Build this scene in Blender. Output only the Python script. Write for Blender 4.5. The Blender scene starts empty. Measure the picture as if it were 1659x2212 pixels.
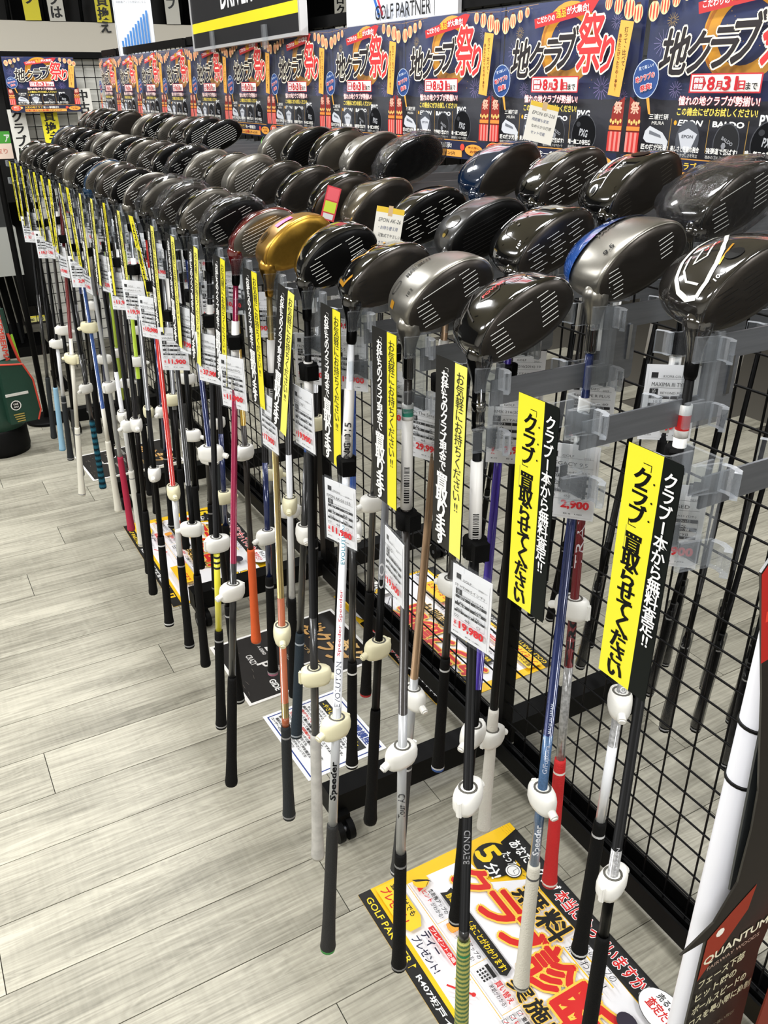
import bpy, bmesh, math, random
from mathutils import Vector, Matrix
random.seed(7)
S = bpy.context.scene
C = S.collection
PI = math.pi
# ---------------------------------------------------------------- camera
F_PX, PITCH, ROLL, YAW, CAM_H = 1821.8, .46676615, -.00581454, .51122241, 1.7
cy, sy = math.cos(YAW), math.sin(YAW)
fw = Vector((sy*math.cos(PITCH), cy*math.cos(PITCH), -math.sin(PITCH)))
rt = Vector((cy, -sy, 0)); up = rt.cross(fw)
R_ = rt*math.cos(ROLL)+up*math.sin(ROLL); U_ = up*math.cos(ROLL)-rt*math.sin(ROLL)
cd = bpy.data.cameras.new('camera'); cam = bpy.data.objects.new('camera', cd); C.objects.link(cam)
cd.sensor_fit = 'HORIZONTAL'; cd.sensor_width = 36; cd.lens = 36*F_PX/1659
cd.clip_start = .05
M = Matrix((R_, U_, -fw)).transposed().to_4x4(); M.translation = (0, 0, CAM_H)
cam.matrix_world = M; S.camera = cam
# ---------------------------------------------------------------- world, lights, exposure
S.view_settings.view_transform = 'Standard'; S.view_settings.look = 'None'
S.view_settings.gamma = 1; S.view_settings.use_curve_mapping = False
S.view_settings.exposure = 0.0
w = bpy.data.worlds.new('world'); S.world = w; w.use_nodes = True
w.node_tree.nodes['Background'].inputs[0].default_value = (.8, .85, .9, 1)
w.node_tree.nodes['Background'].inputs[1].default_value = .25
CEIL = 3.1
LIGHTS = [(-1.6, -.9), (-1.6, 1.6), (-1.6, 4.4), (.9, -1.2), (.55, 1.6), (.55, 4.4), (3.0, -1.2), (2.9, 1.6), (2.9, 4.4)]
for i, (x, y) in enumerate(LIGHTS):
    l = bpy.data.lights.new('panel_light', 'AREA'); l.shape = 'RECTANGLE'; l.size = .30; l.size_y = 1.2
    l.energy = 80 if x < -1 else 50; l.color = (.985, .99, 1)
    o = bpy.data.objects.new('panel_light', l); o.location = (x, y, CEIL-.075); C.objects.link(o)
SPOTS = [(-.35, .3), (-.35, 2.6), (-.25, 5.0), (.05, .35), (.05, 2.65)]
for x, y in SPOTS:
    l = bpy.data.lights.new('spot_light', 'SPOT'); l.energy = 26; l.spot_size = 1.5; l.spot_blend = .6; l.shadow_soft_size = .03
    l.color = (1, .96, .88)
    o = bpy.data.objects.new('spot_light', l); o.location = (x, y, CEIL-.16); o.rotation_euler = (0, math.radians(18), 0); C.objects.link(o)

# ---------------------------------------------------------------- materials
def lin(h):
    h = h.lstrip('#'); v = [int(h[i:i+2], 16)/255 for i in (0, 2, 4)]
    return tuple(c/12.92 if c <= .04045 else ((c+.055)/1.055)**2.4 for c in v)+(1,)
MC = {}
def mat(name, col, rough=.5, metal=0, coat=0, noise=0, scale=30, bump=0, stretch=None, spec=.5):
    if name in MC: return MC[name]
    m = bpy.data.materials.new(name); m.use_nodes = True; nt = m.node_tree; b = nt.nodes['Principled BSDF']
    c = lin(col) if isinstance(col, str) else col
    b.inputs['Base Color'].default_value = c; b.inputs['Roughness'].default_value = rough
    b.inputs['Metallic'].default_value = metal; b.inputs['Coat Weight'].default_value = coat
    b.inputs['Coat Roughness'].default_value = .04; b.inputs['Coat IOR'].default_value = 1.9 if name.startswith('gloss') else 1.5; b.inputs['Specular IOR Level'].default_value = .12 if c[0] < .006 and not coat else spec
    if noise or bump:
        tc = nt.nodes.new('ShaderNodeTexCoord'); mp = nt.nodes.new('ShaderNodeMapping')
        mp.inputs['Scale'].default_value = stretch or (1, 1, 1)
        nz = nt.nodes.new('ShaderNodeTexNoise'); nz.inputs['Scale'].default_value = scale; nz.inputs['Detail'].default_value = 4
        nt.links.new(tc.outputs['Object'], mp.inputs[0]); nt.links.new(mp.outputs[0], nz.inputs['Vector'])
        if noise:
            mx = nt.nodes.new('ShaderNodeMix'); mx.data_type = 'RGBA'
            mx.inputs[6].default_value = tuple(x*(1-noise) for x in c[:3])+(1,); mx.inputs[7].default_value = tuple(min(1, x*(1+noise)) for x in c[:3])+(1,)
            nt.links.new(nz.outputs['Fac'], mx.inputs[0]); nt.links.new(mx.outputs[2], b.inputs['Base Color'])
        if bump:
            bp = nt.nodes.new('ShaderNodeBump'); bp.inputs['Strength'].default_value = bump; bp.inputs['Distance'].default_value = .002
            nt.links.new(nz.outputs['Fac'], bp.inputs['Height']); nt.links.new(bp.outputs[0], b.inputs['Normal'])
    MC[name] = m; return m
def clear(name, tint, gloss=.25, rough=.08, bump=0, scale=60, base=(.55, .57, .6, 1)):
    """clear plastic: see-through with a glossy skin"""
    if name in MC: return MC[name]
    m = bpy.data.materials.new(name); m.use_nodes = True; nt = m.node_tree
    for n in list(nt.nodes): nt.nodes.remove(n)
    out = nt.nodes.new('ShaderNodeOutputMaterial'); tr = nt.nodes.new('ShaderNodeBsdfTransparent'); tr.inputs[0].default_value = tint
    gl = nt.nodes.new('ShaderNodeBsdfPrincipled'); gl.inputs['Roughness'].default_value = rough; gl.inputs['Base Color'].default_value = base; gl.inputs['Specular IOR Level'].default_value = 1
    fr = nt.nodes.new('ShaderNodeLayerWeight'); fr.inputs['Blend'].default_value = gloss
    mx = nt.nodes.new('ShaderNodeMixShader')
    nt.links.new(fr.outputs['Facing'], mx.inputs[0]); nt.links.new(tr.outputs[0], mx.inputs[1]); nt.links.new(gl.outputs[0], mx.inputs[2])
    nt.links.new(mx.outputs[0], out.inputs[0])
    if bump:
        nz = nt.nodes.new('ShaderNodeTexNoise'); nz.inputs['Scale'].default_value = scale; nz.inputs['Detail'].default_value = 5
        tc = nt.nodes.new('ShaderNodeTexCoord'); nt.links.new(tc.outputs['Object'], nz.inputs['Vector'])
        bp = nt.nodes.new('ShaderNodeBump'); bp.inputs['Strength'].default_value = bump; bp.inputs['Distance'].default_value = .004
        nt.links.new(nz.outputs['Fac'], bp.inputs['Height'])
        nt.links.new(bp.outputs[0], gl.inputs['Normal']); nt.links.new(bp.outputs[0], fr.inputs['Normal'])
    MC[name] = m; return m
def P(col, rough=.45):            # printed ink / paper
    return mat('print_'+col.strip('#'), col, rough)
BLACKM = mat('black_powder_coat', '#060606', .5, spec=.35)
WIREM = mat('black_wire', '#0b0b0c', .38)
STEEL = mat('brushed_dark_steel', '#84878c', .42, .8, noise=.25, scale=260, stretch=(.04, 1, 1), bump=.05)
CLEAR = clear('clear_acrylic', (.955, .965, .97, 1), .10, .06, bump=.2, scale=35)
CLEARL = clear('clear_acrylic_lip', (.90, .915, .925, 1), .40, .05, bump=.7, scale=45, base=(.5, .52, .55, 1))
LAMI = clear('laminate_film', (.985, .99, .995, 1), .04, .05)
WRAP = clear('crinkled_film', (.97, .975, .98, 1), .30, .035, bump=1.0, scale=80, base=(.03, .03, .032, 1))
SLEEVE = clear('soft_clear_sleeve', (.92, .92, .9, 1), .3, .1, base=(.1, .1, .1, 1))
WHITEP = mat('white_plastic', '#e9e8e2', .35)
CREAMP = mat('aged_cream_plastic', '#e6e0bd', .4)
RUB = mat('black_rubber', '#101111', .75, bump=.5, scale=500)
VELC = mat('black_velcro', '#060606', .85, bump=.4, scale=700)

# ---------------------------------------------------------------- object helpers
def link(name, me, parent=None, loc=None, rot=None):
    o = bpy.data.objects.new(name, me); C.objects.link(o)
    if parent: o.parent = parent
    if loc is not None: o.location = loc
    if rot is not None: o.rotation_euler = rot
    return o
def tag(o, label=None, cat=None, group=None, kind=None):
    if label: o['label'] = label
    if cat: o['category'] = cat
    if group: o['group'] = group
    if kind: o['kind'] = kind
    return o
class B:
    """collects verts/faces with material slots, builds one mesh"""
    def __init__(s): s.v = []; s.f = []; s.mi = []; s.mats = []; s.smooth = []
    def m(s, mt):
        if mt not in s.mats: s.mats.append(mt)
        return s.mats.index(mt)
    def add(s, vs, fs, mt, smooth=False):
        n = len(s.v); s.v += [tuple(v) for v in vs]; k = s.m(mt)
        for f in fs: s.f.append(tuple(i+n for i in f)); s.mi.append(k); s.smooth.append(smooth)
    def box(s, a, b, mt):
        (x0, y0, z0), (x1, y1, z1) = a, b
        vs = [(x, y, z) for x in (x0, x1) for y in (y0, y1) for z in (z0, z1)]
        s.add(vs, [(0, 1, 3, 2), (4, 6, 7, 5), (0, 4, 5, 1), (2, 3, 7, 6), (0, 2, 6, 4), (1, 5, 7, 3)], mt)
    def tube(s, a, b, r, mt, n=8, r2=None, cap=True):
        a = Vector(a); b = Vector(b); d = (b-a).normalized(); t = d.orthogonal().normalized(); q = d.cross(t)
        r2 = r if r2 is None else r2; vs = []
        for p, rr in ((a, r), (b, r2)):
            for i in range(n):
                an = 2*PI*i/n; vs.append(p+(t*math.cos(an)+q*math.sin(an))*rr)
        fs = [(i, (i+1) % n, n+(i+1) % n, n+i) for i in range(n)]
        s.add(vs, fs, mt, True)
        if cap: s.add(vs, [tuple(range(n))[::-1], tuple(range(n, 2*n))], mt)
    def lathe(s, prof, mt, n=12, cx=0, cy=0, ex=1, ey=1):
        """prof [(r,z)...] around local z; mt one material or list per segment"""
        vs = []
        for r, z in prof:
            for i in range(n):
                an = 2*PI*i/n; vs.append((cx+r*ex*math.cos(an), cy+r*ey*math.sin(an), z))
        base = len(s.v); s.v += vs
        for k in range(len(prof)-1):
            mm = s.m(mt[k] if isinstance(mt, list) else mt)
            for i in range(n):
                j = (i+1) % n; s.f.append((base+k*n+i, base+k*n+j, base+(k+1)*n+j, base+(k+1)*n+i)); s.mi.append(mm); s.smooth.append(True)
        s.f.append(tuple(base+i for i in range(n))); s.mi.append(s.m(mt[0] if isinstance(mt, list) else mt)); s.smooth.append(False)
        s.f.append(tuple(base+(len(prof)-1)*n+i for i in range(n))[::-1]); s.mi.append(s.m(mt[-1] if isinstance(mt, list) else mt)); s.smooth.append(False)
    def prism(s, pts, axis, a, b, mt):
        """polygon pts (2D) extruded along axis from a to b"""
        n = len(pts)
        def p3(p, t): return {'x': (t, p[0], p[1]), 'y': (p[0], t, p[1]), 'z': (p[0], p[1], t)}[axis]
        vs = [p3(p, a) for p in pts]+[p3(p, b) for p in pts]
        fs = [(i, (i+1) % n, n+(i+1) % n, n+i) for i in range(n)]+[tuple(range(n))[::-1], tuple(range(n, 2*n))]
        s.add(vs, fs, mt)
    def mesh(s, name='mesh'):
        me = bpy.data.meshes.new(name); me.from_pydata(s.v, [], s.f)
        for mt in s.mats: me.materials.append(mt)
        me.polygons.foreach_set('material_index', s.mi); me.polygons.foreach_set('use_smooth', s.smooth)
        me.update(); return me
    def fix(s, name='mesh'):
        me = s.mesh(name); bm = bmesh.new(); bm.from_mesh(me); bmesh.ops.recalc_face_normals(bm, faces=bm.faces); bm.to_mesh(me); bm.free(); return me
    def obj(s, name, parent=None, loc=None, rot=None, fix=True):
        return link(name, s.fix(name) if fix else s.mesh(name), parent, loc, rot)
def empty(name, loc=(0, 0, 0), rot=(0, 0, 0)):
    o = bpy.data.objects.new(name, None); o.empty_display_size = .05; o.location = loc; o.rotation_euler = rot; C.objects.link(o); return o
def copy_tree(o, parent=None):
    c = o.copy(); C.objects.link(c)
    if parent: c.parent = parent
    for ch in o.children: copy_tree(ch, c)
    return c
def ribbon(b, pts, th, z0, z1, mt):
    """thin wall following pts in xy, standing z0..z1"""
    L = []; Rr = []
    for i, p in enumerate(pts):
        a = Vector(pts[max(0, i-1)]); c = Vector(pts[min(len(pts)-1, i+1)]); d = (c-a).normalized(); n = Vector((-d.y, d.x))*th/2
        L.append((p[0]+n.x, p[1]+n.y)); Rr.append((p[0]-n.x, p[1]-n.y))
    n = len(pts)
    vs = [(x, y, z) for z in (z0, z1) for x, y in L+Rr]
    k = 2*n; fs = []
    for i in range(n-1):
        fs += [(i, i+1, k+i+1, k+i), (n+i+1, n+i, k+n+i, k+n+i+1), (i, n+i, n+i+1, i+1), (k+i+1, k+n+i+1, k+n+i, k+i)]
    fs += [(0, k, k+n, n), (n-1, 2*n-1, k+2*n-1, k+n-1)]
    b.add(vs, fs, mt)

# ---------------------------------------------------------------- flat print
GL = {}
def glyphs(body, off=0, shear=0):
    k = (body, off, shear)
    if k not in GL:
        c = bpy.data.curves.new('t', 'FONT'); c.body = body; c.size = 1; c.resolution_u = 2; c.offset = off; c.fill_mode = 'FRONT'; c.shear = shear
        o = bpy.data.objects.new('t', c); me = o.to_mesh()
        vs = [(v.co.x, v.co.y) for v in me.vertices]; fs = [tuple(p.vertices) for p in me.polygons]
        o.to_mesh_clear(); bpy.data.objects.remove(o); bpy.data.curves.remove(c)
        if not vs: vs = [(0, 0)]
        xs = [v[0] for v in vs]; ys = [v[1] for v in vs]
        GL[k] = (vs, fs, min(xs), max(xs), min(ys), max(ys))
    return GL[k]
class Sheet:
    """flat printed matter in local x (right), y (up), facing +z; layers a hair apart"""
    def __init__(s, dz=.00012): s.b = B(); s.z = 0; s.dz = dz; s.warp = None
    def poly(s, pts, col, z=None):
        s.z += s.dz; zz = s.z
        s.b.add([(x, y, zz) for x, y in pts], [tuple(range(len(pts)))], P(col) if isinstance(col, str) else col); return s
    def rect(s, x0, y0, x1, y1, col): return s.poly([(x0, y0), (x1, y0), (x1, y1), (x0, y1)], col)
    def ell(s, cx, cy, rx, ry, col, n=20): return s.poly([(cx+rx*math.cos(2*PI*i/n), cy+ry*math.sin(2*PI*i/n)) for i in range(n)], col)
    def ring(s, cx, cy, rx, ry, t, col, n=28, a0=0, a1=2*PI):
        s.z += s.dz; vs = []; fs = []
        for i in range(n+1):
            a = a0+(a1-a0)*i/n
            for q in (1, 1-t): vs.append((cx+rx*q*math.cos(a), cy+ry*q*math.sin(a), s.z))
        for i in range(n): fs.append((2*i, 2*i+2, 2*i+3, 2*i+1))
        s.b.add(vs, fs, P(col)); return s
    def line(s, a, c, t, col):
        a = Vector(a); c = Vector(c); d = (c-a).normalized(); n = Vector((-d.y, d.x))*t/2
        return s.poly([a-n, c-n, c+n, a+n], col)
    def text(s, body, x, y, w, h, col, bold=.012, outline=None, oc='#ffffff', rot=0, shear=0):
        """fit text in a box w x h whose lower left corner is x,y (rotated by rot degrees about it)"""
        v0, f0, x0, x1, y0, y1 = glyphs(body, 0 if bold > .022 else bold, shear)
        sx = w/max(1e-6, x1-x0); sy_ = h/max(1e-6, y1-y0); cr, sr = math.cos(math.radians(rot)), math.sin(math.radians(rot))
        def put(off, c):
            v, f = glyphs(body, off, shear)[:2]; s.z += s.dz; out = []
            for a, b_ in v:
                a = (a-x0)*sx; b_ = (b_-y0)*sy_; out.append((x+a*cr-b_*sr, y+a*sr+b_*cr, s.z))
            s.b.add(out, f, P(c))
        def multi(off, d, c, n):
            v, f = glyphs(body, off, shear)[:2]; s.z += s.dz
            for k in range(n):
                ox, oy = d*math.cos(2*PI*k/n), d*math.sin(2*PI*k/n); out = []; s.z += s.dz*.18
                for a, b_ in v:
                    a = (a+ox-x0)*sx; b_ = (b_+oy-y0)*sy_; out.append((x+a*cr-b_*sr, y+a*sr+b_*cr, s.z))
                s.b.add(out, f, P(c))
        big = bold > .022
        if outline: multi(0, bold+outline, oc, 10)
        if big: multi(.0, bold*.8, col, 6); put(0, col)
        else: put(bold, col)
        return s
    def vtext(s, body, xc, ytop, size, col, pitch=1.0, bold=.012, squash=1.0):
        """vertical writing, one glyph under the other"""
        s.z += s.dz; y = ytop
        for ch in body:
            if ch == ' ': y -= size*pitch*.4; continue
            if ch in '「」':
                q = size*.38; t = size*.035
                if ch == '「': pts = [((xc-q*.1, y-q*.8), (xc+q, y-q*.8)), ((xc+q, y-q*.8), (xc+q, y-q*1.5))]
                else: pts = [((xc-q, y+q*.2), (xc-q, y-q*.5)), ((xc-q, y-q*.5), (xc+q*.1, y-q*.5))]
                for a, c in pts:
                    a = Vector(a); c = Vector(c); d = (c-a).normalized(); n = Vector((-d.y, d.x))*t/2
                    s.b.add([(p.x, p.y, s.z) for p in (a-n, c-n, c+n, a+n)], [(0, 1, 2, 3)], P(col))
                y -= size*.72*pitch; continue
            if ch == '‼': ch = '!!'
            v, f, x0, x1, y0, y1 = glyphs(ch, min(bold, .020), 0); hh = (y1-y0); cx = (x0+x1)/2; k = size
            kw = k*squash; top = y-(size*pitch-min(size, hh*k))/2
            for ox in ((0,) if bold <= .02 else (-bold*.7, bold*.7)):
                s.z += s.dz*.12; s.b.add([(xc+(a-cx+ox)*kw, top+(b_-y1)*k, s.z) for a, b_ in v], f, P(col))
            y -= size*pitch
        return s
    def mesh(s, name, backing=None):
        return s.b.mesh(name)
def slab(w, h, t, mt):
    b = B(); b.box((0, 0, -t), (w, h, 0), mt); return b
# frame for sheets that face a given way: columns = right, up, normal
def frame(origin, right, upv):
    r = Vector(right).normalized(); u = Vector(upv).normalized(); n = r.cross(u)
    m = Matrix((r, u, n)).transposed().to_4x4(); m.translation = origin; return m

# ================================================================ SETTING
PLK, PLN, Y0 = .1795, 1.085, 1.196
def plank_mat():
    m = bpy.data.materials.new('greige_oak_plank'); m.use_nodes = True; nt = m.node_tree; b = nt.nodes['Principled BSDF']; L = nt.links.new
    tc = nt.nodes.new('ShaderNodeTexCoord'); oi = nt.nodes.new('ShaderNodeObjectInfo')
    off = nt.nodes.new('ShaderNodeVectorMath'); off.operation = 'MULTIPLY_ADD'
    cmb = nt.nodes.new('ShaderNodeCombineXYZ'); L(oi.outputs['Random'], cmb.inputs[0]); L(oi.outputs['Random'], cmb.inputs[2])
    off.inputs[1].default_value = (37, 0, 53); L(cmb.outputs[0], off.inputs[0]); L(tc.outputs['Object'], off.inputs[2])
    def nz(sc, st, det=6, dist=0):
        mp = nt.nodes.new('ShaderNodeMapping'); mp.inputs['Scale'].default_value = st; L(off.outputs[0], mp.inputs[0])
        n = nt.nodes.new('ShaderNodeTexNoise'); n.inputs['Scale'].default_value = sc; n.inputs['Detail'].default_value = det; n.inputs['Distortion'].default_value = dist
        L(mp.outputs[0], n.inputs['Vector']); return n
    big = nz(3.2, (.5, 3.2, 1), 4, .6); fine = nz(26, (.16, 6, 1), 7, .4); saw = nz(70, (1.6, .12, 1), 2); rings = nz(5, (.35, 2.4, 1), 2, 1.6)
    wv = nt.nodes.new('ShaderNodeMath'); wv.operation = 'MULTIPLY'; wv.inputs[1].default_value = 60; L(rings.outputs['Fac'], wv.inputs[0])
    sn = nt.nodes.new('ShaderNodeMath'); sn.operation = 'SINE'; L(wv.outputs[0], sn.inputs[0])
    cr = nt.nodes.new('ShaderNodeValToRGB'); cr.color_ramp.elements[0].position = .25; cr.color_ramp.elements[1].position = .75
    cr.color_ramp.elements[0].color = lin('#706d60'); cr.color_ramp.elements[1].color = lin('#b4b0a0')
    def madd(a, k, c):
        n = nt.nodes.new('ShaderNodeMath'); n.operation = 'MULTIPLY_ADD'; L(a, n.inputs[0]); n.inputs[1].default_value = k
        if isinstance(c, float): n.inputs[2].default_value = c
        else: L(c, n.inputs[2])
        return n.outputs[0]
    v = madd(big.outputs['Fac'], .75, -.27); v = madd(fine.outputs['Fac'], .62, v); v = madd(saw.outputs['Fac'], .14, v); v = madd(sn.outputs[0], .045, v); v = madd(oi.outputs['Random'], .12, v)
    L(v, cr.inputs[0]); L(cr.outputs[0], b.inputs['Base Color']); b.inputs['Roughness'].default_value = .46
    bp = nt.nodes.new('ShaderNodeBump'); bp.inputs['Strength'].default_value = .12; bp.inputs['Distance'].default_value = .001; L(fine.outputs['Fac'], bp.inputs['Height']); L(bp.outputs[0], b.inputs['Normal'])
    return m
PM = plank_mat()
floor = B(); floor.box((-4, -3, -.06), (6, 9, -.006), mat('dark_joint', '#4a463e', .9))
floor = tag(floor.obj('floor'), kind='structure')
pb = B(); g = .0011
pb.box((g, g, -.004), (PLN-g, PLK-g, 0), PM)
pm = pb.fix('plank'); PLKY0 = -7
offs = {0: .575, 1: .94, 2: .72, 3: .84, 4: .051, 5: .69, 6: .487, 7: .86, 8: .62, 9: .80, 10: .17, 11: .55, 12: .35, -1: 1.08, -2: .45, -3: .1}
first = None
for j in range(-6, 26):
    o_ = offs.get(j, (j*.387*7.3) % 1.0)
    k0 = -1 if j < 9 else 0
    x = o_ % PLN-PLN*(2 if j < 14 else 1)
    n = 0
    while x < 3.2:
        p = link('plank', pm, floor, (x, Y0+j*PLK, 0)); x += PLN; n += 1
pl = B()
for j in range(26, 34): pl.box((-3.6, Y0+j*PLK+g, -.004), (5.5, Y0+(j+1)*PLK-g, 0), PM)
tag(pl.obj('far_plank', floor), kind='stuff')
WALLW = mat('warm_white_paint', '#c9c5ba', .7); DARKW = mat('black_shop_wall', '#151412', .6)
b = B(); b.box((-4, 8.0, 0), (6, 8.1, CEIL), DARKW); tag(b.obj('wall_back'), kind='structure')
b = B(); b.box((-4, -3.1, 0), (6, -3, CEIL), WALLW); tag(b.obj('wall_front'), kind='structure')
b = B(); b.box((-4.1, -3.1, 0), (-4, 8.1, CEIL), WALLW); tag(b.obj('wall_left'), kind='structure')
b = B(); b.box((6, -3.1, 0), (6.1, 8.1, CEIL), mat('grey_shop_wall', '#5c5a55', .6)); tag(b.obj('wall_right'), kind='structure')
b = B(); b.box((-4.1, -3.1, CEIL), (6.1, 8.1, CEIL+.1), mat('ceiling_tile', '#d6cfb6', .8)); tag(b.obj('ceiling'), kind='structure')
fx = B(); fx.box((-.19, -.66, -.06), (-.155, .66, 0), WHITEP); fx.box((.155, -.66, -.06), (.19, .66, 0), WHITEP)
fx.box((-.19, -.66, -.06), (.19, -.605, 0), WHITEP); fx.box((-.19, .605, -.06), (.19, .66, 0), WHITEP); fm = fx.fix('ceiling_light')
for x, y in LIGHTS:
    tag(link('ceiling_light', fm, None, (x, y, CEIL)), 'white rectangular ceiling light panel above the shop floor', 'light', 'ceiling light panels')
sp = B(); sp.lathe([(.045, 0), (.045, -.10), (.05, -.13), (.05, -.14), (.04, -.14), (.036, -.10)], BLACKM, 14); sm = sp.fix('spot_lamp')
for x, y in SPOTS:
    tag(link('spot_lamp', sm, None, (x, y, CEIL)), 'small black ceiling spot lamp above the aisle', 'lamp', 'ceiling spot lamps')

# ================================================================ RACK
MX = 1.16                                   # mesh plane
def AY(k): return .405+.1415*k
rack = tag(empty('gridwall_rack', (MX, .34, 0)), 'long black gridwall rack on castors carrying the golf clubs', 'rack')
def R(b, name, **k):
    o = b.obj(name, rack); o.location = (-MX, -.34, 0); return o
YEND = 4.97
uy = [.34, 1.415, 2.50, 3.58, 4.66]
for i, y in enumerate(uy):
    b = B(); b.box((MX-.018, y-.022, .12), (MX+.018, y+.022, 1.865), BLACKM); R(b, 'upright')
    if i:
        b = B(); yf = y+.03
        b.box((MX-.52, yf-.03, .055), (MX+.50, yf+.03, .125), BLACKM)
        ft = R(b, 'foot')
        for sx in (-.50, .48):
            b = B(); b.box((MX+sx-.02, yf-.05, .04), (MX+sx+.02, yf-.03, .075), BLACKM)
            b.tube((MX+sx-.022, yf-.05, .030), (MX+sx-.006, yf-.05, .030), .030, BLACKM, 16)
            b.tube((MX+sx+.006, yf-.05, .030), (MX+sx+.022, yf-.05, .030), .030, BLACKM, 16)
            b.tube((MX+sx-.024, yf-.05, .030), (MX+sx+.024, yf-.05, .030), .008, STEEL, 10)
            o = b.obj('caster', ft); o.location = (0, 0, 0)
for i in range(len(uy)):
    y0 = uy[i]+.022; y1 = (uy[i+1] if i+1 < len(uy) else YEND)-.022
    b = B(); b.box((MX-.035, y0, .06), (MX+.035, y1, .075), BLACKM); b.box((MX-.035, y0, .075), (MX-.029, y1, .115), BLACKM)
    b.box((MX+.029, y0, .075), (MX+.035, y1, .115), BLACKM); b.box((MX-.006, y0, .075), (MX+.006, y1, .1), BLACKM); R(b, 'bottom_rail')
    b = B(); b.box((MX-.014, y0, 1.845), (MX+.014, y1, 1.872), BLACKM); R(b, 'top_rail')
    b = B(); n = int((y1-y0)/.0625)
    for j in range(n+1):
        yy = y0+.02+j*.0622
        if yy < y1: b.tube((MX, yy, .09), (MX, yy, 1.85), .0023, WIREM, 6, cap=False)
    for j in range(29):
        zz = .11+j*.0605
        b.tube((MX-.0035, y0, zz), (MX-.0035, y1, zz), .0023, WIREM, 6, cap=False)
    o = b.obj('wire_grid', rack, fix=False); o.location = (-MX, -.34, 0); o['kind'] = 'stuff'

# display arms: stepped steel plate with three clear clips (same thing: clips are parts)
XS = [(.5, 1.445), (.65, 1.49), (.79, 1.545)]
armp = [(.516, 1.396), (.712, 1.396), (.716, 1.400), (.716, 1.457), (.862, 1.457), (.866, 1.461), (.866, 1.512), (1.156, 1.512), (1.156, 1.545), (.806, 1.545), (.806, 1.483), (.666, 1.483), (.666, 1.424), (.516, 1.424)]
def arm_mesh(side):
    b = B(); pts = armp if side > 0 else [(2*MX-x, z) for x, z in armp]
    b.prism([(x-.5, z) for x, z in pts], 'y', -.0012, .0012, STEEL)
    for bx, bz in ((.69, 1.44), (.838, 1.497)):
        if side > 0: b.box((bx-.5+.012, -.004, bz-.02), (bx-.5+.017, .004, bz+.02), mat('chrome_tab', '#b9bcc0', .2, 1))
    return b.fix('display_arm')
def clip_mesh():
    b = B()
    b.box((.010, -.017, -.078), (.0135, .017, .016), CLEAR)
    for sg in (-1, 1):
        for z0, z1, q in ((-.012, .013, 1), (-.078, -.052, 1.12)):
            if sg < 0: pts = [(.0115, -.010), (-.012, -.0105), (-.013, -.0125), (.006, -.0165), (.013, -.0185), (.0145, -.026), (.0125, -.033), (.007, -.037)]
            else: pts = [(.0115, .010), (-.012, .0105), (-.017, .0145), (-.0165, .023), (-.021, .031)]
            sp_ = 4 if sg < 0 else 2
            ribbon(b, [(x*q, y*q) for x, y in pts[:sp_+1]], .0026*q, z0, z1, CLEAR)
            ribbon(b, [(x*q, y*q) for x, y in pts[sp_:]], .0058*q, z0+.002, z1-.001, CLEARL)
        b.box((.0100, sg*.017-.001, -.078), (.019, sg*.017+.001, .016), CLEAR)
    b.box((.0136, -.006, -.055), (.0185, .006, .002), CLEAR)
    return b.fix('clip')
am, cm = arm_mesh(1), clip_mesh(); am2 = arm_mesh(-1)
ORD = ['first', 'second', 'third', 'fourth', 'fifth', 'sixth', 'seventh', 'eighth', 'ninth', 'tenth', 'eleventh', 'twelfth', 'thirteenth', 'fourteenth', 'fifteenth', 'sixteenth', 'seventeenth', 'eighteenth', 'nineteenth', 'twentieth', 'twenty-first', 'twenty-second', 'twenty-third', 'twenty-fourth', 'twenty-fifth', 'twenty-sixth', 'twenty-seventh']
KMAX = 25
for k in range(KMAX+1):
    a = link('display_arm', am, rack, (.5-MX, AY(k)-.34, 0))
    for j, (x, z) in enumerate(XS): link('clip', cm, a, (x-.5, 0, z-.014))
for k in range(0, 13):
    a = link('display_arm', am2, rack, (.5-MX, AY(k)-.34, -.20))
    for j, (x, z) in enumerate(XS):
        c = link('clip', cm, a, (2*MX-x-.5, 0, z-.014), (0, 0, PI))

# ================================================================ GOLF CLUBS
UC, HW, VB = .063, .0615, .111
def hwf(v): return HW*math.sqrt(max(1e-5, 1-(v/VB)**2.4))*(1+.05*math.sin(PI*min(1, v/VB)))
def wpf(v): return .040*max(1e-3, 1-(v/VB)**2.5)**.55
def wmf(v): return .0270*max(1e-3, 1-(v/VB)**2.0)**.5
EL = math.radians(28); TV = Vector((math.cos(EL), 0, math.sin(EL))); SV = Vector((-math.sin(EL), 0, math.cos(EL))); BV = Vector((0, 1, 0))
HC = Vector((0, 0, -.004))-TV*.002+SV*.013
def hp(u, v, wv): return HC+TV*u+BV*(v-.012-.23*wv*max(0, 1-max(0, v)/.035))+SV*wv
def sec(t, v, q=1, var=0):
    c, s_ = math.cos(t), math.sin(t)
    u = math.copysign(abs(c)**.85, c); wv = math.copysign(abs(s_)**(.85 if s_ > 0 else 1.0), s_)
    taper = 1-.20*max(0, -u)**1.3; hw_ = hwf(v)
    if var == 1: hw_ *= 1-.22*max(0, v/VB-.25)
    uu = UC+u*hw_*q; ww = wv*(wpf(v) if s_ > 0 else wmf(v))*taper*q
    if var == 2: ww *= 1.12
    return uu, ww+.004*(v/VB)
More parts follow.
